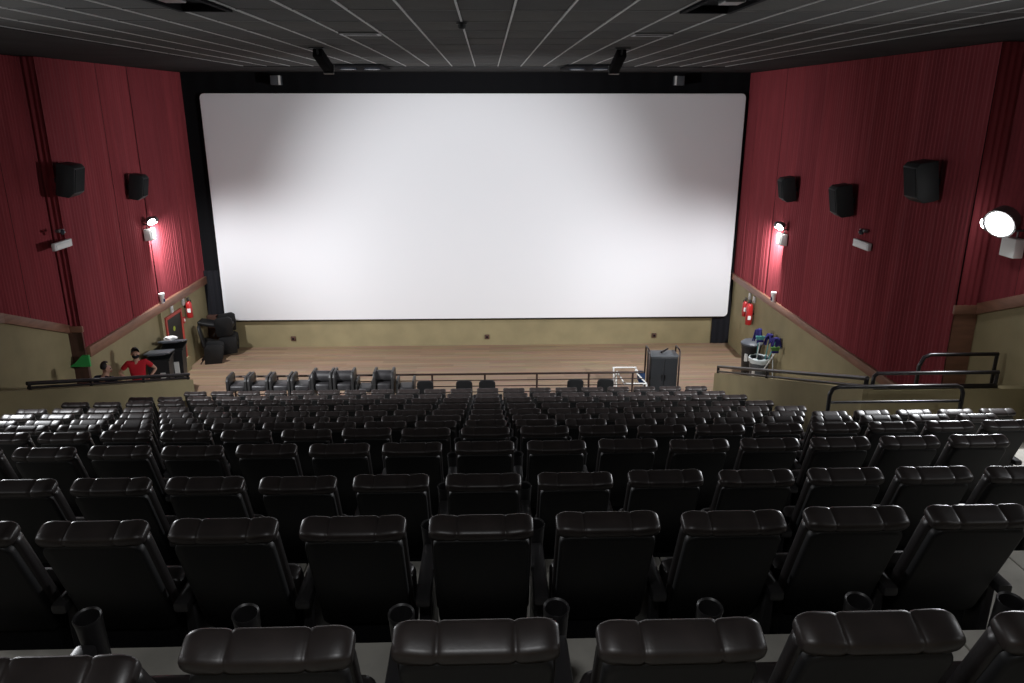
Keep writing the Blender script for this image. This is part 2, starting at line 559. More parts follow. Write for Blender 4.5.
# square open diffusers in the ceiling
for n_, (ix, iy) in enumerate(holes[:2]):
    x, y = TX[ix], TY[iy]
    t = thing('ceiling_diffuser', (x + PITCH / 2, y + 0.6, ZC), ('square black ceiling diffuser above the right seats, ' if n_ == 0 else 'square black ceiling diffuser above the left seats, ') + 'cut by the top edge of the photo', 'air diffuser', 'square ceiling diffusers')
    m_ = MB(); hw, hd = PITCH / 2 - 0.02, 0.585
    for a, b in (((-hw, -hd, -0.03), (-hw + 0.05, hd, 0.05)), ((hw - 0.05, -hd, -0.03), (hw, hd, 0.05)), ((-hw + 0.05, -hd, -0.03), (hw - 0.05, -hd + 0.05, 0.05)), ((-hw + 0.05, hd - 0.05, -0.03), (hw - 0.05, hd, 0.05))):
        m_.box(a, b)
    obj('frame', m_.mesh('diffuser_frame', M['masking']), t)
    m_ = MB(); m_.box((-hw + 0.05, -hd + 0.05, 0.045), (hw - 0.05, hd - 0.05, 0.055))
    obj('duct', m_.mesh('duct', M['masking']), t)
    m_ = MB(); m_.box((-0.10, -hd + 0.1, -0.04), (0.10, -hd + 0.35, 0.03), 0.01)
    o = obj('damper', m_.mesh('damper', M['dull_metal']), t); o['label'] = 'grey metal damper'
# slot vents
for n_, (ix, iy) in enumerate(holes[2:]):
    x, y = TX[ix], TY[iy]
    t = thing('slot_vent', (x + PITCH / 2, y + 0.35, ZC), 'slotted grey air vent in the dark ceiling, ' + ('left' if n_ == 0 else 'right') + ' of the two', 'air vent', 'slotted ceiling vents')
    m_ = MB(); m_.box((-0.28, -0.16, -0.022), (0.28, -0.09, 0.0), 0.004, seg=1); m_.box((-0.28, 0.09, -0.022), (0.28, 0.16, 0.0), 0.004, seg=1)
    m_.box((-0.28, -0.09, -0.022), (-0.24, 0.09, 0.0)); m_.box((0.24, -0.09, -0.022), (0.28, 0.09, 0.0))
    obj('frame', m_.mesh('vent_frame', M['dull_metal']), t)
    m_ = MB(); m_.box((-0.24, -0.09, -0.006), (0.24, 0.09, 0.0))
    obj('slot', m_.mesh('slot', M['masking']), t)
    for k in range(3):
        m_ = MB(); m_.box((-0.24, -0.055 + 0.05 * k, -0.02), (0.24, -0.047 + 0.05 * k, -0.004))
        obj('louver', m_.mesh('louver', M['masking']), t)
# smoke detector
t = thing('smoke_detector', (-0.30, 10.04, ZC - 0.006), 'small black smoke detector hanging on the middle ceiling bar', 'smoke detector')
m_ = MB(); m_.lathe([(0.07, 0), (0.07, -0.02), (0.055, -0.025)], 16); obj('base', m_.mesh('detector_base', M['shell'], 40), t)
m_ = MB(); m_.lathe([(0.05, -0.025), (0.05, -0.06), (0.03, -0.075)], 16); obj('sensor', m_.mesh('sensor', M['black_box'], 40), t)
# tilted spotlights hanging from the ceiling
for x, lab in ((-2.96, 'tilted black ceiling spotlight aimed at the screen, above its left half'), (2.40, 'tilted black ceiling spotlight aimed at the screen, above its right half')):
    t = thing('ceiling_spotlight', (x, 14.3, ZC), lab, 'spotlight', 'ceiling spotlights')
    d = Vector((0.06 if x < 0 else -0.03, 0.62, -0.25))
    m_ = MB(); m_.box((-0.13, -0.08, -0.02), (0.13, 0.08, 0.0)); m_.tube([(0, 0, -0.02), (0, 0.05, -0.12)], 0.02)
    obj('bracket', m_.mesh('spot_bracket', M['black_box']), t)
    q = Vector((0, 1, 0)).rotation_difference(d.normalized()).to_matrix()
    X = Matrix.Translation((0, 0.16, -0.12)) @ q.to_4x4()
    m_ = MB(); m_.box((-0.085, -0.12, -0.075), (0.085, 0.56, 0.075), 0.012); m_.xform(X)
    obj('housing', m_.mesh('spot_housing', M['masking'], 35), t)
    m_ = MB()
    for e in (-1, 1):
        m_.box((e * 0.085 - 0.012, 0.55, -0.085), (e * 0.085 + 0.012, 0.59, 0.085))
    m_.box((-0.085, 0.55, -0.09), (0.085, 0.59, -0.07)); m_.box((-0.085, 0.55, 0.07), (0.085, 0.59, 0.09)); m_.xform(X)
    o = obj('front_rim', m_.mesh('spot_rim', M['dull_metal']), t); o['label'] = 'paler rim round the lamp opening'
    m_ = MB(); m_.box((-0.07, 0.555, -0.06), (0.07, 0.565, 0.06)); m_.xform(X)
    obj('lens', m_.mesh('spot_lens', M['glass']), t)
# recessed twin lamps near the screen
for x, lab in ((-3.36, 'dark twin recessed lamp in the ceiling above the left half of the screen'), (2.74, 'dark twin recessed lamp in the ceiling above the right half of the screen')):
    t = thing('recessed_lamp', (x * 0.95, 20.5, ZC - 0.021), lab, 'recessed lamp', 'recessed twin lamps')
    m_ = MB(); m_.box((-0.65, -0.9, -0.04), (0.65, 0.9, 0.0), 0.01)
    obj('tray', m_.mesh('lamp_tray', M['masking'], 35), t)
    for s in (-0.3, 0.3):
        m_ = MB(); m_.lathe([(0.22, -0.04), (0.22, -0.08), (0.14, -0.09)], 16, (s, 0, 0))
        obj('lens', m_.mesh('recessed_lens', M['glass'], 40), t)
# small fixtures on the black band over the screen
for x, lab in ((-6.18, 'small grey box on the black band above the screen, left one'), (5.73, 'small grey box on the black band above the screen, right one')):
    t = thing('small_wall_box', (x, 23.62, 8.32), lab, 'box', 'small boxes above the screen')
    s = -1 if x > 0 else 1
    m_ = MB(); m_.box((-0.13, 0, -0.13), (0.13, 0.36, 0.13), 0.01); obj('housing', m_.mesh('box_housing', M['bin_grey'], 35), t)
    m_ = MB(); m_.box((s * 0.13 - 0.025, -0.015, -0.13), (s * 0.13 + 0.025, 0.05, 0.13)); o = obj('pale_strip', m_.mesh('pale_strip', M['white']), t); o['label'] = 'pale vertical strip'

# ------------------------------------------------------------------ curtains


def pleat_panel(p0, p1, zb0, zb1, zt, inward, seed, m, tuck=(True, True)):
    rnd = random.Random(seed)
    p0 = Vector((p0[0], p0[1], 0)); p1 = Vector((p1[0], p1[1], 0))
    L = (p1 - p0).length
    d = (p1 - p0) / L
    n = Vector(inward)
    n_pl = max(3, round(L / rnd.uniform(0.105, 0.125)))
    per = 8
    N = n_pl * per
    amps = [rnd.uniform(0.010, 0.026) for _ in range(n_pl + 1)]
    ph = [rnd.uniform(-0.12, 0.12) for _ in range(n_pl + 1)]
    m_ = MB()
    rows = 7
    grid = []
    for j in range(rows + 1):
        v = j / rows
        ring = []
        for i in range(N + 1):
            u = i / N
            k = min(int(u * n_pl), n_pl - 1); fpl = u * n_pl - k
            a = amps[k] * (1 - fpl) + amps[k + 1] * fpl
            w = (0.55 + 0.45 * (1 - v)) * a * (1 if (k + j * 0) % 1 == 0 else 1)
            ang = 2 * math.pi * (u * n_pl + ph[k] * (1 - fpl) * v + ph[k + 1] * fpl * v)
            off = w * math.cos(ang) + 0.012 * math.sin(u * L * 3.1 + seed) * (1 - 0.4 * v)
            if tuck[0]: off -= 0.016 * max(0.0, 1 - u * L / 0.05)
            if tuck[1]: off -= 0.016 * max(0.0, 1 - (1 - u) * L / 0.05)
            zb = zb0 + (zb1 - zb0) * u
            p = p0 + d * (u * L) + n * (0.02 + off)
            p.z = zb + (zt - zb) * v
            ring.append(p)
        grid.append(ring)
    bm = m_.bm
    vs = [[bm.verts.new(p) for p in ring] for ring in grid]
    for a, b in zip(vs[:-1], vs[1:]):
        for i in range(N):
            bm.faces.new((a[i], a[i + 1], b[i + 1], b[i]))
    me = m_.mesh('curtain_panel', m, 60)
    return me


def curtain(name, x, ya, yb, zfun, inward, label, seed, breaks=None):
    t = thing(name, (0, 0, 0), label, 'curtain', 'red wall curtains')
    rnd = random.Random(seed)
    y = ya; k = 0
    while y < yb - 0.01:
        w = rnd.choice((0.85, 1.25, 1.6, 2.1))
        y2 = y + w
        if yb - y2 < 0.6: y2 = yb
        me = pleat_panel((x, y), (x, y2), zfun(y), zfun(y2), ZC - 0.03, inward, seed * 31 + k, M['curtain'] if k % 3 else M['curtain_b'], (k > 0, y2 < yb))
        obj('curtain_panel', me, t)
        y = y2; k += 1
    return t


curtain('curtain', XL, YJL - 0.07, YS - 0.06, lambda y: BAND - 0.02, (1, 0, 0), 'dark red pleated curtain on the left wall between screen and brown panel', 3)
curtain('curtain', XLN, 0.0, YJL - 0.05, lambda y: near_edge(y, YJL, ZJL), (1, 0, 0), 'dark red pleated curtain above the sloping brown ledge of the left wall', 5)
curtain('curtain', XR, YJR - 0.07, YS - 0.06, lambda y: BAND - 0.02, (-1, 0, 0), 'dark red pleated curtain on the right wall between screen and bright lamp', 11)
curtain('curtain', XRN, 0.0, YJR - 0.05, lambda y: near_edge(y, YJR, ZJR), (-1, 0, 0), 'dark red pleated curtain behind the brightest lamp on the right wall', 13)
for x0, x1, yj, zj, lab, sd in ((XLN, XL, YJL, ZJL, 'narrow red curtain return over the dark brown panel on the left', 17), (XR, XRN, YJR, ZJR, 'narrow red curtain return beside the brightest lamp', 19)):
    t = thing('curtain', (0, 0, 0), lab, 'curtain', 'red wall curtains')
    obj('curtain_panel', pleat_panel((x0 - 0.02, yj - 0.03), (x1 + 0.02, yj - 0.03), zj, zj, ZC - 0.03, (0, -1, 0), sd, M['curtain'], (False, False)), t)

# ------------------------------------------------------------------ screen and black cloth
t = thing('cinema_screen', (-0.335, 23.98, 0.97), 'huge blank white cinema screen with rounded corners', 'screen')
m_ = MB(); slab(m_, 8.19, 0.0, 6.99, 0.13, -0.02, 0.01, 0.008, 0.008)
obj('screen_sheet', m_.mesh('screen_sheet', M['screen'], 30), t)
m_ = MB()
for a, b in (((-8.1, 0.01, 0.1), (8.1, 0.05, 0.2)), ((-8.1, 0.01, 6.8), (8.1, 0.05, 6.9)), ((-8.1, 0.01, 0.2), (-8.0, 0.05, 6.8)), ((8.0, 0.01, 0.2), (8.1, 0.05, 6.8))):
    m_.box(a, b)
obj('back_frame', m_.mesh('back_frame', M['rail']), t)
m_ = MB(); m_.tube([(-8.0, 0.03, -0.02), (8.0, 0.03, -0.02)], 0.03, 10)
obj('bottom_dark_line', m_.mesh('bottom_dark_line', M['rail']), t)  # thin dark tube forming the dark line along the screen's lower edge


def pleated_cloth(x0, x1, y, zb, zt, m, seed, per=0.35, amp=0.02):
    rnd = random.Random(seed)
    m_ = MB(); bm = m_.bm
    N = max(6, int((x1 - x0) / per * 6))
    prev = None
    for i in range(N + 1):
        x = x0 + (x1 - x0) * i / N
        yy = y + amp * math.sin(2 * math.pi * i / 6 + rnd.uniform(-0.2, 0.2))
        a = bm.verts.new((x, yy, zb)); b = bm.verts.new((x, yy, zt))
        if prev: bm.faces.new((prev[0], a, b, prev[1]))
        prev = (a, b)
    return m_.mesh('cloth', m, 60)


o = obj('masking_cloth', pleated_cloth(-9.09, 7.99, 24.11, 1.02, ZC - 0.02, M['masking'], 1, 0.6, 0.012))
tag(o, 'black masking cloth on the wall all round the white screen', 'cloth')
o = obj('corner_drape', pleated_cloth(7.40, 7.985, 24.085, 0.02, 2.5, M['masking_low'], 2, 0.2, 0.012))
tag(o, 'short black drape below the right end of the screen, reaching the stage', 'drape')
o = obj('side_drape', pleated_cloth(-9.08, -8.60, 24.06, 1.12, 2.6, M['masking_low'], 3, 0.2, 0.02))
tag(o, 'short black drape below the left end of the screen, above dark corner post', 'drape')
m_ = MB(); m_.box((-9.09, 23.9, 0.0), (-8.78, YS, 1.15), 0.008, seg=1)
struct('trim_7', m_.mesh('trim_7', M['dark_brown']))
# power sockets low on the front wall
for x, lab in ((-6.44, 'small dark wall socket box below the left part of the screen'), (-0.07, 'small dark wall socket box below the middle of the screen'), (5.5, 'small dark wall socket box on the beige wall behind the black cart')):
    t = thing('wall_socket', (x, YS, 0.29), lab, 'socket', 'wall sockets below the screen')
    m_ = MB(); m_.box((-0.075, -0.05, -0.075), (0.075, 0, 0.075), 0.01); obj('box', m_.mesh('socket_box', M['dark_brown'], 35), t)
    m_ = MB(); m_.lathe([(0.035, 0), (0.035, 0.012)], 12, (0, -0.05, 0), Matrix.Rotation(R(90), 3, 'X')); obj('outlet', m_.mesh('socket_outlet', M['masking']), t)

# ------------------------------------------------------------------ cinema seats
TILT = 22.0


def back_xf(tilt):
    return Matrix.Translation((0, 0.27, 0.38)) @ Matrix.Rotation(R(tilt), 4, 'X')


def seat_meshes(tilt):
    out = {}
    X = back_xf(tilt)
    m_ = MB()
    slab(m_, 0.222, -0.02, 0.668, 0.055, -0.012, 0.035, 0.014, 0.004, 5)
    out['back_shell'] = m_.xform(X).mesh('back_shell', M['shell'], 50)
    m_ = MB()
    slab(m_, 0.235, 0.0, 0.68, 0.06, 0.030, 0.125, 0.02, 0.045, 5)
    out['backrest'] = m_.xform(X).mesh('backrest', M['leather'], 60)
    # padded top roll with two stitched creases
    m_ = MB()
    hx = 0.239
    xs = [0.0, 0.04, 0.08, 0.095, 0.105, 0.111, 0.117, 0.127, 0.145, 0.175, 0.200, 0.216, 0.228, 0.235, 0.2385]
    xs = [-x for x in reversed(xs[1:])] + xs
    rings = []
    for x in xs:
        t = abs(x) / hx
        s = max(0.12, (1 - t ** 7) ** 0.5)
        crease = math.exp(-((abs(x) - 0.111) / 0.007) ** 2)
        lift = 0.010 * math.exp(-((abs(x) - 0.20) / 0.045) ** 2) - 0.002
        ring = []
        cv, cw = 0.056, 0.682
        hv, hw = 0.062 * (0.6 + 0.4 * s) * (1 - 0.08 * crease), 0.034 * (0.45 + 0.55 * s) * (1 - 0.16 * crease)
        for k in range(16):
            a = 2 * math.pi * k / 16
            ca, sa = math.cos(a), math.sin(a)
            e = 0.5
            ring.append((x, cv + hv * math.copysign(abs(ca) ** e, ca), cw + hw * math.copysign(abs(sa) ** e, sa) + (lift if sa > 0 else 0)))
        rings.append(ring)
    m_.rings(rings)
    out['headrest'] = m_.xform(X).mesh('headrest', M['leather_top'], 60)
    return out


SM = seat_meshes(TILT)
SM_REC = seat_meshes(29.5)
m_ = MB(); slab(m_, 0.235, 0.0, 0.40, 0.06, 0.0, 0.13, 0.02, 0.045, 5)
m_.xform(Matrix.Translation((0, 0.44, 0.20)) @ Matrix.Rotation(R(13), 4, 'X')); SM['seat'] = m_.mesh('seat', M['leather'], 50)
m_ = MB(); m_.box((-0.20, 0.28, 0.02), (0.20, 0.43, 0.40), 0.01, seg=1); m_.box((-0.23, 0.28, 0.0), (0.23, 0.60, 0.02)); SM['base'] = m_.mesh('base', M['seat_frame'])
m_ = MB()
m_.box((-0.030, 0.26, 0.0), (0.030, 0.68, 0.53), 0.012, seg=1)
m_.box((-0.038, 0.16, 0.53), (0.038, 0.66, 0.585), 0.016)
SM['armrest'] = m_.mesh('armrest', M['arm'], 40)
m_ = MB()
cup_rot = Matrix.Rotation(R(8), 3, 'X')
m_.lathe([(0.036, -0.27), (0.043, -0.13), (0.049, 0.03), (0.052, 0.05), (0.050, 0.056), (0.043, 0.05), (0.041, -0.03), (0.002, -0.04)], 16, (0, 0.70, 0.625), cup_rot, True, True)
SM['cup_holder'] = m_.mesh('cup_holder', M['arm'], 45)


def armrest(parent, x):
    a = obj('armrest', SM['armrest'], parent, (x, 0, 0))
    obj('cup_holder', SM['cup_holder'], a)
    return a


ORD = ['', 'first', 'second', 'third', 'fourth', 'fifth', 'sixth', 'seventh', 'eighth', 'ninth', 'tenth', 'eleventh', 'twelfth', 'thirteenth', 'fourteenth', 'fifteenth']
SP = 0.585
XOFF = -0.045
# columns the photo shows in each row, counted from the middle column
SPAN = [(-2, 3), (-4, 4), (-5, 6), (-7, 7), (-8, 9), (-10, 10), (-11, 12), (-12, 8), (-13, 8), (-13, 8), (-12, 8), (-11, 8)]


def seat_label(i, c):
    row = 'nearest row' if i == 0 else ('last full row' if i == 11 else ORD[i + 1] + ' row from camera')
    pos = 'middle column' if c == 0 else ORD[abs(c)] + (' left' if c < 0 else ' right') + ' of the middle column'
    if i == 0 and c == -2:
        return 'black leather cinema seat reclined lower than its neighbours in the nearest row'
    return 'black leather seat, ' + row + ', ' + pos


def make_seat(i, c, sm):
    rnd = random.Random(i * 100 + c)
    x = c * SP + XOFF
    t = thing('cinema_chair', (x, ROW_Y[i] + rnd.uniform(-0.012, 0.012), ROW_Z[i]), seat_label(i, c), 'chair', 'rows of black cinema chairs', R(rnd.uniform(-0.3, 0.3)))
    for k in ('back_shell', 'backrest', 'headrest'):
        obj(k, sm[k], t)
    obj('seat', SM['seat'], t)
    obj('base', SM['base'], t)
    armrest(t, SP / 2)
    return t


for i, (c0, c1) in enumerate(SPAN):
    for c in range(c0, c1 + 1):
        t = make_seat(i, c, SM_REC if (i == 0 and c == -2) else SM)
        if c == c0:
            armrest(t, -SP / 2)

# front row: bare narrow backs
for x, lab in ((-1.57, 'bare black seat back in the front row, beside the pile of removed seats'), (-0.62, 'bare black seat back in the front row, left of the close pair by the rail'), (-0.06, 'bare black seat back in the front row, in line with the middle column'), (2.10, 'bare black seat back in the front row, fourth along from the removed seats'), (2.84, 'bare black seat back in the front row, beside the white trolley')):
    t = thing('front_row_chair', (x, 17.35, ROW_Z[12]), lab, 'chair', 'bare seat backs in the front row')
    m_ = MB(); slab(m_, 0.20, 0.0, 0.72, 0.10, 0.0, 0.05, 0.012, 0.012, 5)
    m_.xform(Matrix.Translation((0, 0.2, 0.38)) @ Matrix.Rotation(R(14), 4, 'X')); obj('back_shell', m_.mesh('front_back', M['shell'], 50), t)
    m_ = MB(); m_.box((-0.22, 0.2, 0.36), (0.22, 0.66, 0.46), 0.03); obj('seat', m_.mesh('front_seat', M['leather'], 50), t)
    m_ = MB(); m_.box((-0.16, 0.3, 0.0), (0.16, 0.5, 0.36)); obj('base', m_.mesh('front_base', M['seat_frame']), t)

# removed seats piled in the front row
m_ = MB()
poly = [(0.0, 0.0), (0.50, 0.0), (0.56, 0.30), (0.58, 0.52), (0.50, 0.60), (0.10, 0.60), (0.02, 0.50)]
m_.prism(poly, -0.03, 0.03, 'x', bev=0.012)
JM_ARM = m_.mesh('side_panel', M['junk'], 40)
m_ = MB(); m_.box((-0.19, 0.06, 0.16), (0.19, 0.52, 0.34), 0.05, seg=3); JM_SEAT = m_.mesh('seat_pan', M['junk_seat'], 50)
m_ = MB(); m_.tube([(-0.19, 0.28, 0.46), (0.19, 0.28, 0.46)], 0.13, 14); JM_ROLL = m_.mesh('folded_seat', M['junk_seat'], 50)
m_ = MB(); slab(m_, 0.19, 0.0, 0.5, 0.05, 0, 0.10, 0.02, 0.02, 4)
m_.xform(Matrix.Translation((0, 0.52, 0.12)) @ Matrix.Rotation(R(38), 4, 'X')); JM_BACK = m_.mesh('fallen_back', M['junk'], 50)


def junk_seat(x, y, z, label, roll=False, back=False, rx=0.0, rz=0.0):
    t = thing('removed_chair', (x, y, z), label, 'chair', 'removed seats piled in the front row')
    t.rotation_euler = (rx, 0, rz)
    for s in (-1, 1):
        obj('side_panel', JM_ARM, t, (s * 0.22, 0, 0))
    if roll:
        obj('folded_seat', JM_ROLL, t)
    obj('seat_pan', JM_SEAT, t)
    if back:
        obj('fallen_back', JM_BACK, t)
    return t


for k, x in enumerate((-6.25, -5.73, -5.21, -4.69, -4.17, -3.65, -3.13, -2.20)):
    junk_seat(x, 17.26, ROW_Z[12], 'dusty black seat base at the bottom of the pile, ' + ORD[k + 1] + ' from its left end', back=(k in (0, 2)), rz=random.uniform(-0.02, 0.02))
for k, x in enumerate((-6.20, -5.68, -5.15, -4.63)):
    t = junk_seat(x, 17.62, 0.745, 'dusty seat base lying on the left part of the pile, ' + ORD[k + 1] + ' from left', rz=random.uniform(-0.02, 0.02))
    t.scale = (1, 1, 0.86)
for k, x in enumerate((-4.10, -3.57, -2.60)):
    t = junk_seat(x, 17.50, 0.745, ('grey folded seat standing on the pile, leftmost of three', 'grey folded seat standing on the pile, middle of three', 'grey folded seat standing on the pile, apart at its right')[k], roll=True, rz=random.uniform(-0.02, 0.02))
    t.scale = (1, 1, 1.08)
for k, x in enumerate((-3.08, -2.08)):
    t = junk_seat(x, 17.55, 0.745, ('low dark seat base between two folded grey seats on the pile', 'low dark seat base at the right end of the pile')[k])
    t.scale = (0.9, 1, 0.66)

# ------------------------------------------------------------------ rails


def rail_thing(label, tubes, name='handrail', m='rail', group='handrails'):
    """tubes: (part name, points, radius)"""
    p0 = Vector(tubes[0][1][0])
    t = thing(name, p0, label, 'handrail', group)
    for pn, pts, r in tubes:
        m_ = MB(); m_.tube([Vector(p) - p0 for p in pts], r, 10)
        obj(pn, m_.mesh(pn, M[m], 50), t)
    return t


# front rail before the stage
tb = []
for z in (1.03, 0.86, 0.70, 0.54):
    tb.append(('top_bar' if z > 1 else 'bar', [(-6.5, 18.4, z), (3.98, 18.4, z)], 0.028 if z > 1 else 0.014))
for x in (-6.5, -5.4, -4.1, -2.8, -1.47, -0.12, 1.22, 2.56, 3.7):
    tb.append(('post', [(x, 18.4, 0.0), (x, 18.4, 1.03)], 0.026))
rail_thing('long dark brown rail with thin bars between the front row and the stage', tb, 'front_rail', 'rail_brown')
# rail on the left low wall
d = Vector((PL1[0] - PL0[0], PL1[1] - PL0[1], 0)).normalized()
a = Vector((PL0[0], PL0[1], 1.66)) + d * 0.03
b = Vector((PL0[0], PL0[1], 1.66)) + d * 3.72 + Vector((0, 0, 3.72 * (3.08 - 1.53) / 5.62))
tb = [('top_bar', [a, b], 0.038), ('lower_bar', [a - Vector((0, 0, 0.085)), b - Vector((0, 0, 0.085))], 0.026)]
for f in (0.01, 0.33, 0.66, 0.99):
    p = a.lerp(b, f)
    tb.append(('post', [p - Vector((0, 0, 0.16)), p], 0.03))
rail_thing('black handrail on the slanting low wall at the left, in front of two people', tb)
# rail on the right low wall
a = Vector((PRX, PRY1 - 0.02, 1.20)); b = Vector((PRX, PRY0, 3.55))
tb = [('top_bar', [a, b], 0.036), ('lower_bar', [a - Vector((0, 0, 0.13)), b - Vector((0, 0, 0.13))], 0.024)]
for f in (0.003, 0.45, 0.997):
    p = a.lerp(b, f)
    tb.append(('post', [p - Vector((0, 0, 0.20)), p], 0.036))
rail_thing('black handrail on the low wall beside the bins with mops', tb)
# rail over the landing wall
tb = [('top_bar', [(PRX + 0.09, PRY0, 3.42), (PRX + 0.10, PRY0, 3.58), (PRX + 0.15, PRY0, 3.63), (7.95, PRY0, 3.63)], 0.032),
      ('base_bar', [(PRX + 0.10, PRY0, 3.40), (7.95, PRY0, 3.40)], 0.042), ('post', [(7.93, PRY0, 3.38), (7.93, PRY0, 3.64)], 0.03)]
rail_thing('black double rail on the cross wall behind the right seats', tb)
# taller stair rail behind
tb = [('top_bar', [(7.0, 11.5, 2.45), (7.0, 11.5, 3.55), (7.06, 11.5, 3.70), (7.16, 11.5, 3.745), (8.28, 11.5, 3.745)], 0.032), ('post', [(8.26, 11.5, 2.4), (8.26, 11.5, 3.745)], 0.03)]
rail_thing('short black stair rail, highest of those below the brightest lamp', tb)
# guard in front of the right block
tb = [('top_bar', [(5.06, 10.42, ROW_Z[6]), (5.06, 10.42, 3.50), (5.10, 10.42, 3.585), (5.18, 10.42, 3.615), (6.96, 10.42, 3.615), (7.04, 10.42, 3.585), (7.08, 10.42, 3.50), (7.08, 10.42, ROW_Z[6])], 0.032),
      ('middle_bar', [(5.06, 10.42, 3.37), (7.08, 10.42, 3.37)], 0.022)]
rail_thing('black guard frame with rounded corners standing right behind the right seat block', tb)

# ------------------------------------------------------------------ wall lamps, speakers, signs


def sconce(x, y, z, s, label, heads, ks=(1.0, 1.0), reach=0.22):
    """twin-headed wall floodlight over its gear box; s = +1 when the room lies towards +x"""
    t = thing('wall_lamp', (x, y, z), label, 'wall lamp', 'lit wall lamps')
    m_ = MB(); m_.box((0 if s > 0 else -reach, -0.03, -0.06), (reach if s > 0 else 0, 0.03, -0.03)); m_.box((s * reach - 0.02, -0.13, -0.06), (s * reach + 0.02, 0.13, -0.03))
    obj('bracket', m_.mesh('lamp_bracket', M['dull_metal']), t)
    for (yaw, pitch, watts, size, blend), k, dy in zip(heads, ks, (0.12, -0.10)):
        d = Vector((s * math.sin(R(yaw)) * math.cos(R(pitch)), math.cos(R(yaw)) * math.cos(R(pitch)), math.sin(R(pitch))))
        q = Vector((0, 0, 1)).rotation_difference(d).to_matrix().to_4x4()
        c = Vector((s * reach, dy * k, 0.06 * k))
        tilt = Matrix.Translation(c) @ q @ Matrix.Scale(k, 4)
        m_ = MB(); m_.lathe([(0.100, 0.0), (0.103, 0.045), (0.090, 0.045), (0.090, 0.0)], 18, cap0=False, cap1=False); m_.lathe([(0.100, 0.0), (0.09, -0.05), (0.045, -0.08), (0.01, -0.09)], 18, cap0=False)
        m_.xform(tilt); hd = obj('hood', m_.mesh('lamp_hood', M['dull_metal'], 40), t)
        m_ = MB(); m_.lathe([(0.088, 0.02), (0.082, 0.055), (0.05, 0.085), (0.005, 0.095)], 14, cap0=False); m_.xform(tilt); obj('bulb', m_.mesh('lamp_bulb', M['lamp'], 60), hd)
        p = Vector((x, y, z)) + c + d * 0.13 * k
        spot('lamp_beam', p, p + d, watts, size, blend, 0.05, (0.95, 0.97, 1.0))
    m_ = MB()
    xa, xb = sorted((s * 0.03, s * 0.19))
    m_.box((xa, -0.17, -0.46), (xb, 0.17, -0.16), 0.012)
    obj('gear_box', m_.mesh('lamp_gear_box', M['white'], 40), t)
    m_ = MB(); m_.tube([(s * 0.06, 0, -0.18), (s * 0.06, 0, -0.05)], 0.015); obj('stem', m_.mesh('lamp_stem', M['dull_metal']), t)
    return t


sconce(XL + 0.03, 20.36, 4.66, 1, 'small lit wall lamp with white box on the left curtain near the screen', FAR_HEADS, (1.0, 1.15))
sconce(XR - 0.03, 20.0, 4.50, -1, 'small lit wall lamp with white box on the right curtain near the screen', FAR_HEADS, (1.0, 1.15))
sconce(XRN - 0.03, 11.64, 5.78, -1, 'largest and brightest lit wall lamp at the right edge of the photo', NEAR_HEADS, (1.0, 2.3), 0.5)
# the row of wall lamps goes on towards the back of the hall, outside the photograph
sconce(XLN + 0.03, 12.3, 5.85, 1, 'lit wall lamp on the left curtain opposite the brightest one', NEAR_HEADS, (1.0, 2.3), 0.5)
sconce(XLN + 0.03, 4.4, 7.95, 1, 'lit wall lamp on the left wall beside the back rows', BACK_HEADS)
sconce(XRN - 0.03, 4.4, 7.95, -1, 'lit wall lamp on the right wall beside the back rows', BACK_HEADS)


def speaker(x, y, z, s, w, h, d, yaw, label):
    t = thing('wall_speaker', (x, y, z), label, 'speaker', 'black wall speakers', yaw)
    m_ = MB(); m_.box((min(0, s * 0.2), -0.05, -0.05), (max(0, s * 0.2), 0.05, 0.05)); obj('bracket', m_.mesh('speaker_bracket', M['rail']), t)
    prof = [(-d / 2, -h / 2 + 0.10), (-d / 2, h / 2 - 0.06), (-d / 2 + 0.07, h / 2), (d / 2, h / 2), (d / 2, -h / 2 + 0.02), (d / 2 - 0.1, -h / 2), (-d / 2 + 0.10, -h / 2)]
    rot = Matrix.Translation((s * (0.12 + d / 2), 0, 0)) @ Matrix.Rotation(R(s * 10), 4, 'Y')
    m_ = MB()
    m_.prism([(-s * a, b) for a, b in prof], -w / 2, w / 2, 'y', bev=0.012)
    m_.xform(rot); obj('cabinet', m_.mesh('speaker_cabinet', M['black_box'], 40), t)
    m_ = MB(); xa, xb = sorted((s * (d / 2 - 0.005), s * (d / 2 + 0.012)))
    m_.box((xa, -w / 2 + 0.03, -h / 2 + 0.12), (xb, w / 2 - 0.03, h / 2 - 0.08)); m_.xform(rot)
    obj('grille', m_.mesh('speaker_grille', M['grille']), t)


speaker(XLN, 14.06, 6.32, 1, 0.50, 0.66, 0.36, 0.05, 'black wall speaker cut by the left edge of the photo')
speaker(XL, 16.58, 6.11, 1, 0.55, 0.68, 0.36, 0.1, 'large black wall speaker on the left curtain, above white emergency light')
speaker(XL, 19.74, 5.65, 1, 0.42, 0.62, 0.34, 0.1, 'smaller black wall speaker just above the left lamp near the screen')
speaker(XR, 19.62, 5.55, -1, 0.42, 0.62, 0.34, -0.1, 'small black wall speaker just above the right lamp near the screen')
speaker(XR, 16.48, 5.63, -1, 0.46, 0.68, 0.36, -0.1, 'middle black wall speaker on the right curtain, tilted downwards')
speaker(XR, 13.48, 6.32, -1, 0.50, 0.70, 0.38, -0.05, 'largest black wall speaker on the right curtain, highest of three')

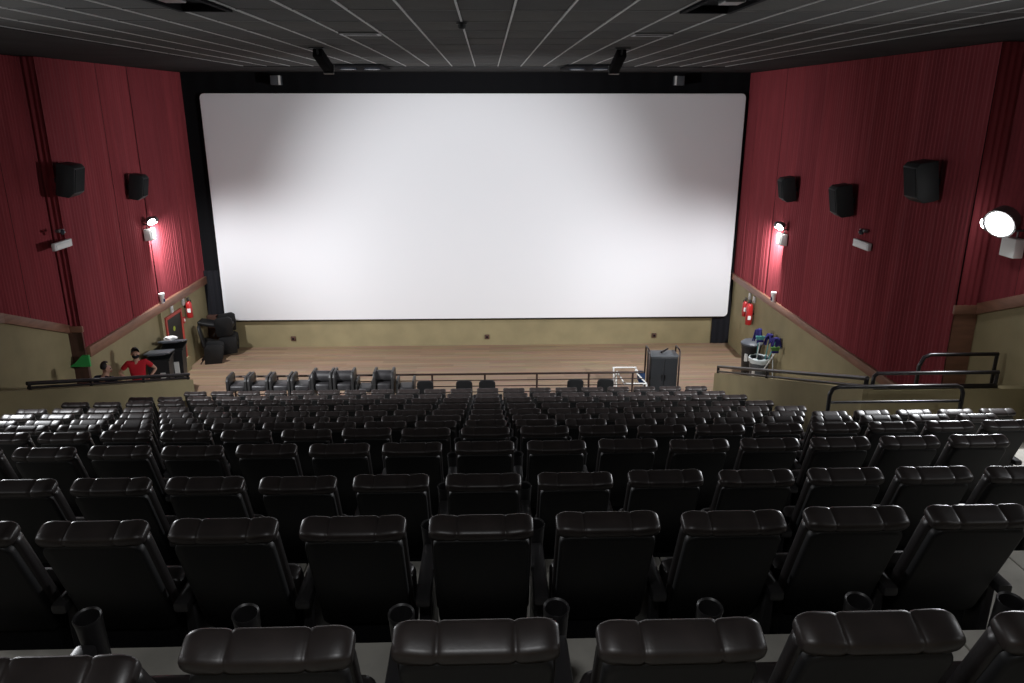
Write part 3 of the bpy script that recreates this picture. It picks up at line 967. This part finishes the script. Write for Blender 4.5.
for x, y, z, s, lab in ((XL, 16.23, 4.80, 1, 'white emergency light bar on the left curtain under a tiny dark dome'), (XR, 15.72, 4.80, -1, 'white emergency light bar on the right curtain under a tiny dark dome')):
    t = thing('emergency_light', (x + s * 0.06, y, z), lab, 'emergency light', 'emergency light bars')
    m_ = MB(); m_.box((min(0, s * 0.08), -0.34, -0.08), (max(0, s * 0.08), 0.34, 0.08), 0.015); obj('housing', m_.mesh('emergency_housing', M['white_plastic'], 40), t)
    m_ = MB(); m_.box((s * 0.08 - 0.006, -0.28, -0.05), (s * 0.08 + 0.006, 0.28, 0.03)); obj('lens', m_.mesh('emergency_lens', M['white']), t)
    t = thing('dome_fixture', (x + s * 0.06, y - 0.02, z + 0.29), 'tiny dark dome fixture above the ' + ('left' if s > 0 else 'right') + ' white emergency light', 'fixture', 'tiny dome fixtures')
    m_ = MB(); m_.box((min(0, s * 0.1), -0.1, -0.02), (max(0, s * 0.1), 0.1, 0.04), 0.01); obj('mount', m_.mesh('fixture_mount', M['dull_metal'], 40), t)
    m_ = MB(); m_.ball((s * 0.1, 0, -0.02), 0.06, 2); obj('dome', m_.mesh('fixture_dome', M['glass'], 60), t)
for x, y, s, lab in ((XL, 20.58, 1, 'white cup-shaped holder standing above the ledge of the left curtain'), (XR, 20.21, -1, 'white cup-shaped holder standing above the ledge of the right curtain')):
    t = thing('white_dispenser', (x + s * 0.05, y, BAND + 0.06), lab, 'dispenser', 'white cups on the ledges')
    m_ = MB(); m_.lathe([(0.05, 0.0), (0.065, 0.20), (0.08, 0.21), (0.08, 0.27), (0.06, 0.28)], 14, (s * 0.08, 0, 0)); obj('body', m_.mesh('dispenser_body', M['white'], 40), t)
    m_ = MB(); m_.box((min(s * 0.13, s * 0.145), -0.035, 0.04), (max(s * 0.13, s * 0.145), 0.035, 0.12)); o = obj('sticker', m_.mesh('sticker', M['navy']), t); o['label'] = 'dark blue sticker'

# ------------------------------------------------------------------ left corner: door, extinguisher, sign, bins, people, seat pile
dr = struct('door_1', None, (XL, 21.4, 0.42))
m_ = MB(); m_.box((-0.05, -0.50, 0.05), (0.02, 0.50, 1.42)); obj('leaf', m_.mesh('door_leaf', M['dark_door']), dr)
m_ = MB()
for a, b in (((-0.02, -0.58, 0.0), (0.05, -0.49, 1.5)), ((-0.02, 0.49, 0.0), (0.05, 0.58, 1.5)), ((-0.02, -0.49, 1.41), (0.05, 0.49, 1.5))):
    m_.box(a, b, 0.008, seg=1)
o = obj('frame', m_.mesh('door_frame', M['red_frame']), dr); o['label'] = 'red painted frame'
m_ = MB(); m_.lathe([(0.07, 0), (0.07, 0.012)], 14, (0.02, -0.05, 1.05), Matrix.Rotation(R(90), 3, 'Y')); o = obj('sticker', m_.mesh('door_sticker', M['yellow_green']), dr)
m_ = MB(); m_.box((-0.05, -0.6, -0.42), (0.10, 0.6, 0.0)); obj('threshold', m_.mesh('door_threshold', M['beige']), dr)
m_ = MB(); m_.box((XL - 0.02, 20.45, 0), (XL + 0.10, 20.62, BAND - 0.18), 0.01, seg=1)
struct('trim_8', m_.mesh('trim_8', M['beige']))


def extinguisher(x, y, z, s, label, h=0.52, r=0.085):
    t = thing('fire_extinguisher', (x + s * 0.14, y, z), label, 'extinguisher', 'red fire extinguishers')
    m_ = MB(); m_.lathe([(r * 0.9, 0), (r, 0.02), (r, h - 0.10), (r * 0.75, h - 0.04), (r * 0.3, h)], 18); obj('cylinder', m_.mesh('extinguisher_body', M['red'], 45), t)
    m_ = MB(); m_.lathe([(0.025, h), (0.03, h + 0.06)], 10); m_.box((-0.02, -0.10, h + 0.05), (0.02, 0.05, h + 0.07)); m_.box((-0.02, -0.11, h + 0.09), (0.02, 0.05, h + 0.105)); obj('valve', m_.mesh('extinguisher_valve', M['rail']), t)
    m_ = MB(); m_.tube([(0, 0.03, h + 0.04), (s * 0.02, 0.12, h), (s * 0.03, 0.13, h - 0.2), (s * 0.02, 0.10, 0.1)], 0.014); obj('hose', m_.mesh('extinguisher_hose', M['rail'], 50), t)
    m_ = MB(); m_.box((-0.045 + s * 0.02, -r - 0.006, 0.17), (0.045 + s * 0.02, -r * 0.8, 0.29)); o = obj('paper_label', m_.mesh('extinguisher_label', M['white']), t); o['label'] = 'white paper label'
    m_ = MB(); m_.box((min(0, -s * 0.14), -0.03, 0.30), (max(0, -s * 0.14), 0.03, 0.36)); obj('wall_bracket', m_.mesh('extinguisher_bracket', M['rail']), t)


extinguisher(XL, 22.30, 1.54, 1, 'red fire extinguisher on the beige wall beside the red framed door', 0.5, 0.09)
extinguisher(XR, 21.95, 1.27, -1, 'taller red fire extinguisher with white label, nearer of two on the right wall', 0.66, 0.1)
extinguisher(XR, 22.35, 1.42, -1, 'smaller red fire extinguisher, nearer the screen of two on the right wall', 0.48, 0.085)
for x, y, s, lab in ((XL, 22.2, 1, 'small pale wall plaque over the left fire extinguisher'), (XL, 21.35, 1, 'small pale wall lamp cover over the red framed door'), (XR, 21.95, -1, 'small pale plaque over the taller right fire extinguisher'), (XR, 22.35, -1, 'small pale plaque over the smaller right fire extinguisher')):
    t = thing('wall_plaque', (x, y, 2.04), lab, 'plaque', 'small pale wall plaques')
    m_ = MB(); m_.box((min(0, s * 0.05), -0.07, -0.10), (max(0, s * 0.05), 0.07, 0.10), 0.012); obj('plate', m_.mesh('plaque_plate', M['white_plastic'], 40), t)
    m_ = MB(); m_.lathe([(0.03, 0), (0.02, 0.02)], 10, (s * 0.05, 0, 0), Matrix.Rotation(R(s * 90), 3, 'Y')); obj('boss', m_.mesh('plaque_boss', M['white']), t)
o = None
t = thing('call_point', (XL, 22.07, 1.52), 'small red alarm call point on the beige wall right of the red framed door', 'call point')
m_ = MB(); m_.box((0, -0.07, -0.09), (0.06, 0.07, 0.09), 0.01); obj('housing', m_.mesh('call_housing', M['red'], 40), t)
m_ = MB(); m_.box((0.058, -0.035, -0.04), (0.066, 0.035, 0.04)); obj('press_plate', m_.mesh('press_plate', M['white']), t)

t = thing('green_sign', (-9.13, 16.46, 2.10), 'small green plastic sign at the foot of the dark brown panel', 'sign')
m_ = MB(); m_.prism([(-0.32, -0.10), (0.17, -0.10), (0.17, 0.17), (0.02, 0.17), (-0.16, -0.02)], -0.03, 0.03, 'y', bev=0.006); obj('panel', m_.mesh('sign_panel', M['green']), t)
m_ = MB(); m_.box((-0.02, 0.03, -0.04), (0.06, 0.1, 0.04)); obj('mount', m_.mesh('sign_mount', M['dull_metal']), t)


def wheelie(x, y, yaw, label, lid_tilt=8, z=0.0, h=1.33):
    t = thing('wheeled_bin', (x, y, z), label, 'bin', 'dark wheeled bins', yaw)
    m_ = MB()
    rings = []
    for zz, hw, hd in ((0.05, 0.20, 0.24), (h - 0.06, 0.27, 0.34), (h - 0.05, 0.30, 0.37), (h, 0.30, 0.37)):
        rings.append([(-hw, -hd, zz), (hw, -hd, zz), (hw, hd, zz), (-hw, hd, zz)])
    m_.rings(rings); obj('body', m_.mesh('bin_body', M['bin_dark']), t)
    m_ = MB(); m_.box((-0.31, -0.76, 0.0), (0.31, 0.02, 0.05), 0.02); m_.box((-0.2, -0.8, -0.01), (0.2, -0.74, 0.03))
    m_.xform(Matrix.Translation((0, 0.38, h)) @ Matrix.Rotation(R(-lid_tilt), 4, 'X')); obj('lid', m_.mesh('bin_lid', M['bin_lid'], 40), t)
    m_ = MB(); m_.tube([(-0.25, 0.42, h - 0.06), (0.25, 0.42, h - 0.06)], 0.02); obj('handle', m_.mesh('bin_handle', M['rail'], 50), t)
    for s in (-1, 1):
        m_ = MB(); m_.lathe([(0.10, -0.025), (0.10, 0.025)], 14, (s * 0.24, 0.24, 0.10), Matrix.Rotation(R(90), 3, 'Y')); obj('wheel', m_.mesh('bin_wheel', M['rail'], 40), t)
    m_ = MB(); m_.box((0.03, -0.375, h * 0.45), (0.15, -0.32, h * 0.72)); o = obj('sticker', m_.mesh('bin_sticker', M['white']), t); o['label'] = 'white sticker'
    return t


wheelie(-8.66, 19.25, R(12), 'charcoal wheeled bin with grey lid, nearer of two behind the man in red', 10)
wheelie(-8.66, 20.15, R(12), 'charcoal wheeled bin with paler lid beside the red framed door', 14)
t = thing('crumpled_bag', (-8.66, 20.05, 1.51), 'crumpled white bag lying on the farther wheeled bin lid', 'bag')
m_ = MB(); m_.ball((0, 0, 0.06), 0.13, 2, (1.5, 1.0, 0.5))
for v in m_.bm.verts: v.co += Vector((random.uniform(-0.02, 0.02), random.uniform(-0.02, 0.02), random.uniform(-0.012, 0.012)))
obj('bag_body', m_.mesh('bag_body', M['white'], 30), t)

# pile of broken seats in the far left corner
BK_ARM = JM_ARM.copy(); BK_ARM.materials[0] = M['shell']
BK_SEAT = JM_SEAT.copy(); BK_SEAT.materials[0] = M['leather']
for k, (x, y, z, rx, ry, rz, lab) in enumerate(((-8.80, 22.62, 0.0, 0, 0, R(-75), 'broken black seat standing upright in the far left corner by the door'), (-8.55, 23.45, 0.02, R(8), 0, R(-80), 'broken black seat base nearest the beige wall in the far left corner'), (-8.58, 23.42, 0.66, R(8), R(4), R(-85), 'broken black seat lying on top of the far left corner pile'))):
    t = thing('broken_chair', (x, y, z), lab, 'chair', 'broken seats in the corner')
    t.rotation_euler = (rx, ry, rz)
    for s in (-1, 1):
        obj('side_panel', BK_ARM, t, (s * 0.22, 0, 0))
    obj('seat_pan', BK_SEAT, t)
    if k == 0:
        m_ = MB(); slab(m_, 0.24, 0.0, 0.78, 0.2, 0, 0.06, 0.02, 0.02, 6)
        m_.xform(Matrix.Translation((0, 0.02, 0.42)) @ Matrix.Rotation(R(10), 4, 'X')); obj('backrest', m_.mesh('broken_back', M['shell'], 50), t)
    else:
        m_ = MB(); slab(m_, 0.22, 0.0, 0.6, 0.08, 0, 0.10, 0.02, 0.02, 4)
        m_.xform(Matrix.Translation((0, 0.02, 0.30)) @ Matrix.Rotation(R(70), 4, 'X')); obj('backrest', m_.mesh('broken_back', M['shell'], 50), t)
    m_ = MB()
    for s in (-1, 1): m_.tube([(s * 0.15, 0.1, 0.3), (s * 0.2, -0.12, 0.02)], 0.02)
    obj('leg_frame', m_.mesh('leg_frame', M['rail'], 50), t)

# ------------------------------------------------------------------ right corner: bins with mops
t = thing('trash_bin', (7.66, 20.95, 0), 'dark round bin with grey lid under the two fire extinguishers', 'bin')
m_ = MB(); m_.lathe([(0.22, 0.0), (0.28, 0.92), (0.30, 0.93), (0.30, 0.98)], 22); obj('body', m_.mesh('round_bin_body', M['bin_dark'], 40), t)
m_ = MB(); m_.lathe([(0.31, 0.96), (0.31, 1.01), (0.22, 1.08), (0.02, 1.10)], 22); obj('lid', m_.mesh('round_bin_lid', M['bin_lid'], 40), t)
m_ = MB(); m_.box((-0.24, -0.22, 0.50), (-0.16, -0.16, 0.72)); o = obj('sticker', m_.mesh('round_bin_sticker', M['white']), t); o['label'] = 'white sticker'
BX, BY = 7.52, 19.85
t = thing('tool_bin', (BX, BY, 0), 'grey round bin lined with a pale bag, holding mops and brushes', 'bin')
m_ = MB(); m_.lathe([(0.22, 0.0), (0.27, 0.86), (0.29, 0.87), (0.29, 0.91), (0.25, 0.91), (0.23, 0.5), (0.02, 0.5)], 22); obj('body', m_.mesh('tool_bin_body', M['bin_grey'], 40), t)
m_ = MB(); m_.lathe([(0.285, 0.80), (0.30, 0.84), (0.305, 0.92), (0.27, 0.94), (0.25, 0.88)], 22, cap0=False, cap1=False)
for v in m_.bm.verts: v.co += Vector((random.uniform(-0.012, 0.012), random.uniform(-0.012, 0.012), random.uniform(-0.025, 0.02)))
o = obj('bag_liner', m_.mesh('bag_liner', M['bag'], 50), t); o['label'] = 'pale plastic bag folded over the rim'
m_ = MB(); m_.box((-0.23, -0.19, 0.42), (-0.17, -0.13, 0.62)); obj('sticker', m_.mesh('tool_bin_sticker', M['white']), t)


def mop(x0, y0, x1, y1, z1, kind, hm, label):
    t = thing('mop' if kind == 'mop' else 'brush', (BX + x0, BY + y0, 0.52), label, 'mop' if kind == 'mop' else 'brush', 'cleaning tools in the grey bin')
    e = Vector((x1 - x0, y1 - y0, z1 - 0.52))
    m_ = MB(); m_.tube([(0, 0, 0), e], 0.016); obj('handle', m_.mesh('tool_handle', M['teal'] if kind == 'mop' else M['white'], 50), t)
    if kind == 'mop':
        m_ = MB()
        rnd = random.Random(hash(label) % 1000 if False else len(label))
        for k in range(26):
            a = rnd.uniform(0, 6.28); r = rnd.uniform(0.06, 0.18)
            q = e + Vector((math.cos(a) * r, math.sin(a) * r, rnd.uniform(-0.30, 0.0)))
            m_.tube([e, e + Vector((math.cos(a) * r * 0.6, math.sin(a) * r * 0.6, 0.06)), q], [0.028, 0.03, 0.018], 6)
        obj('mop_head', m_.mesh('mop_head', M[hm], 60), t)
    else:
        m_ = MB(); m_.box(e + Vector((-0.09, -0.04, 0)), e + Vector((0.09, 0.04, 0.06)), 0.012); obj('head', m_.mesh('brush_head', M['navy'], 40), t)
        m_ = MB()
        for k in range(14):
            m_.tube([e + Vector((-0.085 + 0.013 * k, 0, 0.05)), e + Vector((-0.12 + 0.018 * k, 0, 0.17))], [0.014, 0.02], 6)
        obj('bristles', m_.mesh('brush_bristles', M[hm], 60), t)


mop(0.12, 0.0, 0.22, -0.02, 1.50, 'mop', 'navy', 'navy string mop upside down in the grey bin, leaning to the wall')
mop(-0.02, 0.12, 0.00, 0.24, 1.58, 'mop', 'navy', 'dark blue string mop standing highest in the grey bin')
mop(0.12, -0.06, 0.32, -0.22, 1.46, 'mop', 'navy', 'dark blue string mop leaning out of the grey bin to the right')
mop(-0.14, -0.04, -0.05, -0.05, 1.38, 'brush', 'teal', 'teal brush standing at the left side of the grey bin')
mop(0.02, -0.18, 0.20, -0.55, 1.22, 'brush', 'leafgreen', 'green bristled brush leaning low out of the grey bin')
t = thing('broom_stick', (BX + 0.26, BY - 0.50, 0), 'pale broom handle leaning against the wall side of the grey bin', 'broom')
m_ = MB(); m_.tube([(0, 0, 0.06), (-0.06, 0.12, 1.25)], 0.017); obj('handle', m_.mesh('broom_handle', M['bag'], 50), t)
m_ = MB(); m_.box((-0.16, -0.04, 0.0), (0.16, 0.04, 0.1), 0.015); obj('head', m_.mesh('broom_head', M['navy'], 40), t)

# ------------------------------------------------------------------ black cart and white trolley
t = thing('black_cart', (4.58, 18.95, 0.0), 'tall black two-door cart with side handles standing beside the rail', 'cart')
m_ = MB(); m_.box((-0.36, -0.24, 0.12), (0.36, 0.24, 1.34), 0.012); obj('cabinet', m_.mesh('cart_cabinet', M['bin_dark'], 40), t)
for s in (-1, 1):
    m_ = MB(); m_.box((min(s * 0.012, s * 0.345), -0.262, 0.16), (max(s * 0.012, s * 0.345), -0.238, 1.30), 0.006, seg=1); dd = obj('door', m_.mesh('cart_door', M['bin_dark']), t)
    m_ = MB(); m_.box((min(s * 0.03, s * 0.05), -0.285, 0.70), (max(s * 0.03, s * 0.05), -0.262, 0.86)); obj('handle', m_.mesh('cart_door_handle', M['rail']), dd)
    m_ = MB(); m_.tube([(s * 0.40, -0.22, 0.12), (s * 0.40, -0.22, 1.44), (s * 0.40, -0.17, 1.50), (s * 0.40, 0.20, 1.50), (s * 0.40, 0.24, 1.44), (s * 0.40, 0.24, 0.12)], 0.024)
    o = obj('side_handle', m_.mesh('cart_side_handle', M['rail_brown'], 50), t); o['label'] = 'brownish steel side frame'
m_ = MB(); m_.box((-0.37, -0.25, 1.34), (0.37, 0.25, 1.37), 0.01); o = obj('top', m_.mesh('cart_top', M['bin_grey'], 40), t); o['label'] = 'grey top panel'
for sx in (-0.3, 0.3):
    for sy in (-0.2, 0.2):
        m_ = MB(); m_.lathe([(0.06, -0.02), (0.06, 0.02)], 12, (sx, sy, 0.06), Matrix.Rotation(R(90), 3, 'Y')); m_.box((sx - 0.02, sy - 0.02, 0.06), (sx + 0.02, sy + 0.02, 0.12)); obj('caster', m_.mesh('cart_caster', M['rail'], 40), t)
t = thing('dark_stick', (4.55, 19.0, 1.385), 'small dark tool lying on the grey top of the black cart', 'tool')
m_ = MB(); m_.tube([(-0.02, -0.1, 0.02), (0.2, 0.12, 0.05)], [0.03, 0.02]); obj('body', m_.mesh('stick_body', M['rail']), t)

t = thing('white_trolley', (3.71, 18.85, 0.0), 'white tubular steel trolley with a dark blue cloth, beside the black cart', 'trolley')
tt = [('upper_frame', [(-0.46, -0.2, 0.94), (0.10, -0.2, 0.94), (0.20, 0.2, 0.94), (-0.42, 0.2, 0.94), (-0.46, -0.2, 0.94)]),
      ('leg', [(-0.40, -0.2, 0.94), (-0.36, -0.2, 0.05)]), ('leg', [(-0.40, 0.2, 0.94), (-0.36, 0.2, 0.05)]),
      ('leg', [(0.12, -0.2, 0.94), (0.42, -0.2, 0.62), (0.42, -0.2, 0.05)]), ('leg', [(0.16, 0.2, 0.94), (0.42, 0.2, 0.62), (0.42, 0.2, 0.05)]),
      ('brace', [(-0.38, -0.2, 0.98), (-0.18, -0.2, 0.64), (0.42, -0.2, 0.62)]), ('lower_frame', [(-0.36, -0.2, 0.22), (0.42, -0.2, 0.22), (0.42, 0.2, 0.22), (-0.36, 0.2, 0.22), (-0.36, -0.2, 0.22)])]
for pn, pts in tt:
    m_ = MB(); m_.tube(pts, 0.021); obj(pn, m_.mesh('trolley_' + pn, M['white'], 50), t)
o = t
m_ = MB(); m_.box((0.22, -0.12, 0.66), (0.40, 0.16, 0.94), 0.05)
o = obj('blue_cloth', m_.mesh('blue_cloth', M['blue'], 40)); o.location = (3.71, 18.85, -0.06)
tag(o, 'dark blue folded cloth hanging on the white trolley', 'cloth')

# ------------------------------------------------------------------ people


def skin_mesh(name, verts, edges, radii, m, root=0, sub=2):
    me = bpy.data.meshes.new(name + '_rig')
    me.from_pydata(verts, edges, [])
    o_ = bpy.data.objects.new(name + '_rig', me)
    COL.objects.link(o_)
    o_.modifiers.new('skin', 'SKIN')
    sv = me.skin_vertices[0].data
    for i_, r in enumerate(radii):
        sv[i_].radius = r if isinstance(r, tuple) else (r, r)
        sv[i_].use_root = (i_ == root)
    s_ = o_.modifiers.new('sub', 'SUBSURF'); s_.levels = sub; s_.render_levels = sub
    dg = bpy.context.evaluated_depsgraph_get()
    out = bpy.data.meshes.new_from_object(o_.evaluated_get(dg))
    bpy.data.objects.remove(o_); bpy.data.meshes.remove(me)
    out.name = name
    out.materials.clear(); out.materials.append(m)
    out.polygons.foreach_set('use_smooth', [True] * len(out.polygons))
    return out


class Rig:
    def __init__(self): self.v = []; self.e = []; self.r = []
    def add(self, p, r, par=None):
        self.v.append(tuple(p)); self.r.append(r)
        if par is not None: self.e.append((par, len(self.v) - 1))
        return len(self.v) - 1
    def chain(self, par, items):
        for p, r in items: par = self.add(p, r, par)
        return par


def add_hand(rig, wrist, wp, d, side):
    """palm, four unequal bent fingers and a thumb; d = hand direction, side = thumb side"""
    d = Vector(d).normalized(); s = Vector(side); s = (s - d * s.dot(d)).normalized(); n = d.cross(s)
    wp = Vector(wp)
    palm = rig.add(wp + d * 0.05, (0.026, 0.02), wrist)
    for k, L in enumerate((0.062, 0.07, 0.066, 0.052)):
        off = s * (0.026 - 0.0175 * k)
        rig.chain(palm, [(wp + d * 0.085 + off, 0.0095), (wp + d * (0.085 + L * 0.5) + off - n * 0.008, 0.0085), (wp + d * (0.085 + L * 0.9) + off - n * 0.026, 0.007)])
    rig.chain(palm, [(wp + d * 0.045 + s * 0.036, 0.011), (wp + d * 0.075 + s * 0.052, 0.009), (wp + d * 0.10 + s * 0.055, 0.008)])


def person(loc, yaw, label, pose, shirt, with_mask):
    t = thing('person', loc, label, 'person', None, yaw)
    P = {k: Vector(v) for k, v in pose.items()}
    r = Rig()
    hip = r.add(P['hip'], (0.15, 0.115))
    ab = r.add(P['hip'].lerp(P['chest'], 0.45), (0.14, 0.105), hip)
    ch = r.add(P['chest'], (0.17, 0.115), ab)
    nb = r.add(P['neck'], (0.065, 0.065), ch)
    h0 = r.add(P['head'] - Vector((0, 0, 0.075)), (0.058, 0.066), nb)
    h1 = r.add(P['head'] + Vector((0, 0, 0.01)), (0.078, 0.095), h0)
    h2 = r.add(P['head'] + Vector((0, 0, 0.075)), (0.068, 0.085), h1)
    f = Vector(pose['face']).normalized(); sd = f.cross(Vector((0, 0, 1))).normalized()
    r.chain(h1, [(P['head'] + f * 0.095 + Vector((0, 0, -0.015)), 0.02), (P['head'] + f * 0.125 + Vector((0, 0, -0.025)), 0.013)])
    for s in (-1, 1):
        r.chain(h1, [(P['head'] + sd * s * 0.085 + Vector((0, 0, -0.005)), 0.022), (P['head'] + sd * s * 0.098 + Vector((0, 0, 0.008)), (0.012, 0.02))])
    for L in 'LR':
        sh = r.add(P['sh' + L], 0.062, ch)
        el = r.chain(sh, [(P['sh' + L].lerp(P['el' + L], 0.5), 0.05), (P['el' + L], 0.041)])
        wr = r.chain(el, [(P['el' + L].lerp(P['wr' + L], 0.4), 0.040), (P['wr' + L], 0.027)])
        add_hand(r, wr, P['wr' + L], pose['hd' + L], f if L == 'L' else f)
        kn = r.chain(hip, [(P['th' + L], 0.088), (P['th' + L].lerp(P['kn' + L], 0.5), 0.078), (P['kn' + L], 0.056)])
        an = r.chain(kn, [(P['kn' + L].lerp(P['an' + L], 0.35), 0.056), (P['an' + L], 0.038)])
        r.chain(an, [(P['an' + L] + Vector((0, 0.06, -0.045)), 0.036), (P['an' + L] + Vector((0, 0.17, -0.055)), 0.03)])
    obj('body', skin_mesh('person_body', r.v, r.e, r.r, M['skin']), t)
    # shirt with short sleeves
    q = Rig()
    a0 = q.add(P['hip'] + Vector((0, 0, -0.06)), (0.172, 0.135))
    a1 = q.add(P['hip'].lerp(P['chest'], 0.45), (0.165, 0.128), a0)
    a2 = q.add(P['chest'], (0.192, 0.136), a1)
    q.add(P['chest'].lerp(P['neck'], 0.72), (0.085, 0.085), a2)
    for L in 'LR':
        s0 = q.add(P['sh' + L], 0.078, a2)
        q.chain(s0, [(P['sh' + L].lerp(P['el' + L], 0.35), 0.070), (P['sh' + L].lerp(P['el' + L], 0.68), 0.066)])
    obj('shirt', skin_mesh('shirt', q.v, q.e, q.r, shirt), t)
    q = Rig()
    a0 = q.add(P['hip'] + Vector((0, 0, -0.02)), (0.165, 0.13))
    for L in 'LR':
        q.chain(a0, [(P['th' + L], 0.105), (P['th' + L].lerp(P['kn' + L], 0.5), 0.094), (P['kn' + L], 0.074), (P['kn' + L].lerp(P['an' + L], 0.5), 0.066), (P['an' + L].lerp(P['kn' + L], 0.08), 0.058)])
    obj('trousers', skin_mesh('trousers', q.v, q.e, q.r, M['jeans']), t)
    for L in 'LR':
        q = Rig()
        a0 = q.add(P['an' + L] + Vector((0, -0.03, -0.035)), 0.045)
        q.chain(a0, [(P['an' + L] + Vector((0, 0.08, -0.045)), 0.045), (P['an' + L] + Vector((0, 0.19, -0.055)), (0.043, 0.034))])
        obj('shoe', skin_mesh('shoe', q.v, q.e, q.r, M['shoe']), t)
    # hair cap: upper back part of the head
    m_ = MB(); m_.ball((0, 0, 0), 1.0, 3)
    kill = [v for v in m_.bm.verts if (Vector(v.co).dot(f) > 0.35 and v.co.z < 0.55) or v.co.z < -0.35]
    bmesh.ops.delete(m_.bm, geom=kill, context='VERTS')
    for v in m_.bm.verts: v.co = Vector((v.co.x * 0.092, v.co.y * 0.108, v.co.z * 0.125)) + P['head'] + Vector((0, 0, 0.045)) - f * 0.008
    obj('hair', m_.mesh('hair', M['hair'], 60), t)
    for s in (-1, 1):
        m_ = MB(); m_.ball(P['head'] + f * 0.088 + sd * s * 0.033 + Vector((0, 0, 0.022)), 0.013, 2); obj('eye', m_.mesh('eye', M['hair'], 60), t)
    if with_mask:
        m_ = MB(); m_.ball((0, 0, 0), 1.0, 3)
        kill = [v for v in m_.bm.verts if Vector(v.co).dot(f) < 0.1]
        bmesh.ops.delete(m_.bm, geom=kill, context='VERTS')
        for v in m_.bm.verts: v.co = Vector((v.co.x * 0.082, v.co.y * 0.118, v.co.z * 0.062)) + P['head'] + f * 0.012 + Vector((0, 0, -0.045))
        o_ = obj('face_mask', m_.mesh('face_mask', M['mask'], 60), t); o_['label'] = 'black face mask'
    else:
        m_ = MB(); m_.ball(P['head'] + f * 0.098 + Vector((0, 0, -0.055)), 0.02, 2, (1, 1, 1)); 
        m_.bm.free()
        m_ = MB(); m_.box(P['head'] + f * 0.088 - sd * 0.022 + Vector((-0.004, -0.004, -0.062)), P['head'] + f * 0.088 + sd * 0.022 + Vector((0.004, 0.004, -0.054))); obj('mouth', m_.mesh('mouth', M['red']), t)
    return t


stand = dict(hip=(0, 0, 0.93), chest=(0, 0.0, 1.27), neck=(0, 0.01, 1.47), head=(0, 0.03, 1.62), face=(0, 1, -0.1),
             shL=(-0.19, 0, 1.40), shR=(0.19, 0, 1.40), elL=(-0.40, -0.06, 1.17), elR=(0.40, -0.06, 1.17), wrL=(-0.24, 0.07, 1.01), wrR=(0.24, 0.07, 1.01),
             hdL=(0.6, 0.5, -0.35), hdR=(-0.6, 0.5, -0.35), thL=(-0.09, 0, 0.84), thR=(0.09, 0, 0.84), knL=(-0.10, 0.02, 0.48), knR=(0.11, 0.02, 0.48), anL=(-0.11, 0, 0.085), anR=(0.12, 0, 0.085))
person((-8.44, 17.5, 0.34), R(205), 'person in a red T-shirt and black face mask, hands on hips behind the low wall', stand, M['shirt_red'], True)
sit = dict(hip=(0, 0, 0.09), chest=(0, 0.10, 0.42), neck=(0, 0.15, 0.60), head=(0.0, 0.20, 0.735), face=(0.75, 0.6, -0.25),
           shL=(-0.18, 0.10, 0.54), shR=(0.18, 0.11, 0.54), elL=(-0.24, 0.20, 0.27), elR=(0.25, 0.22, 0.27), wrL=(-0.10, 0.40, 0.24), wrR=(0.12, 0.41, 0.23),
           hdL=(0.5, 0.8, -0.1), hdR=(-0.5, 0.8, -0.1), thL=(-0.10, 0.10, 0.09), thR=(0.10, 0.10, 0.09), knL=(-0.12, 0.46, 0.11), knR=(0.13, 0.47, 0.10), anL=(-0.12, 0.50, -0.26), anR=(0.13, 0.50, -0.26))
person((-8.16, 15.28, 1.55), R(-10), 'person with dark hair and navy top sitting low behind the handrail, face turned aside', sit, M['shirt_navy'], False)
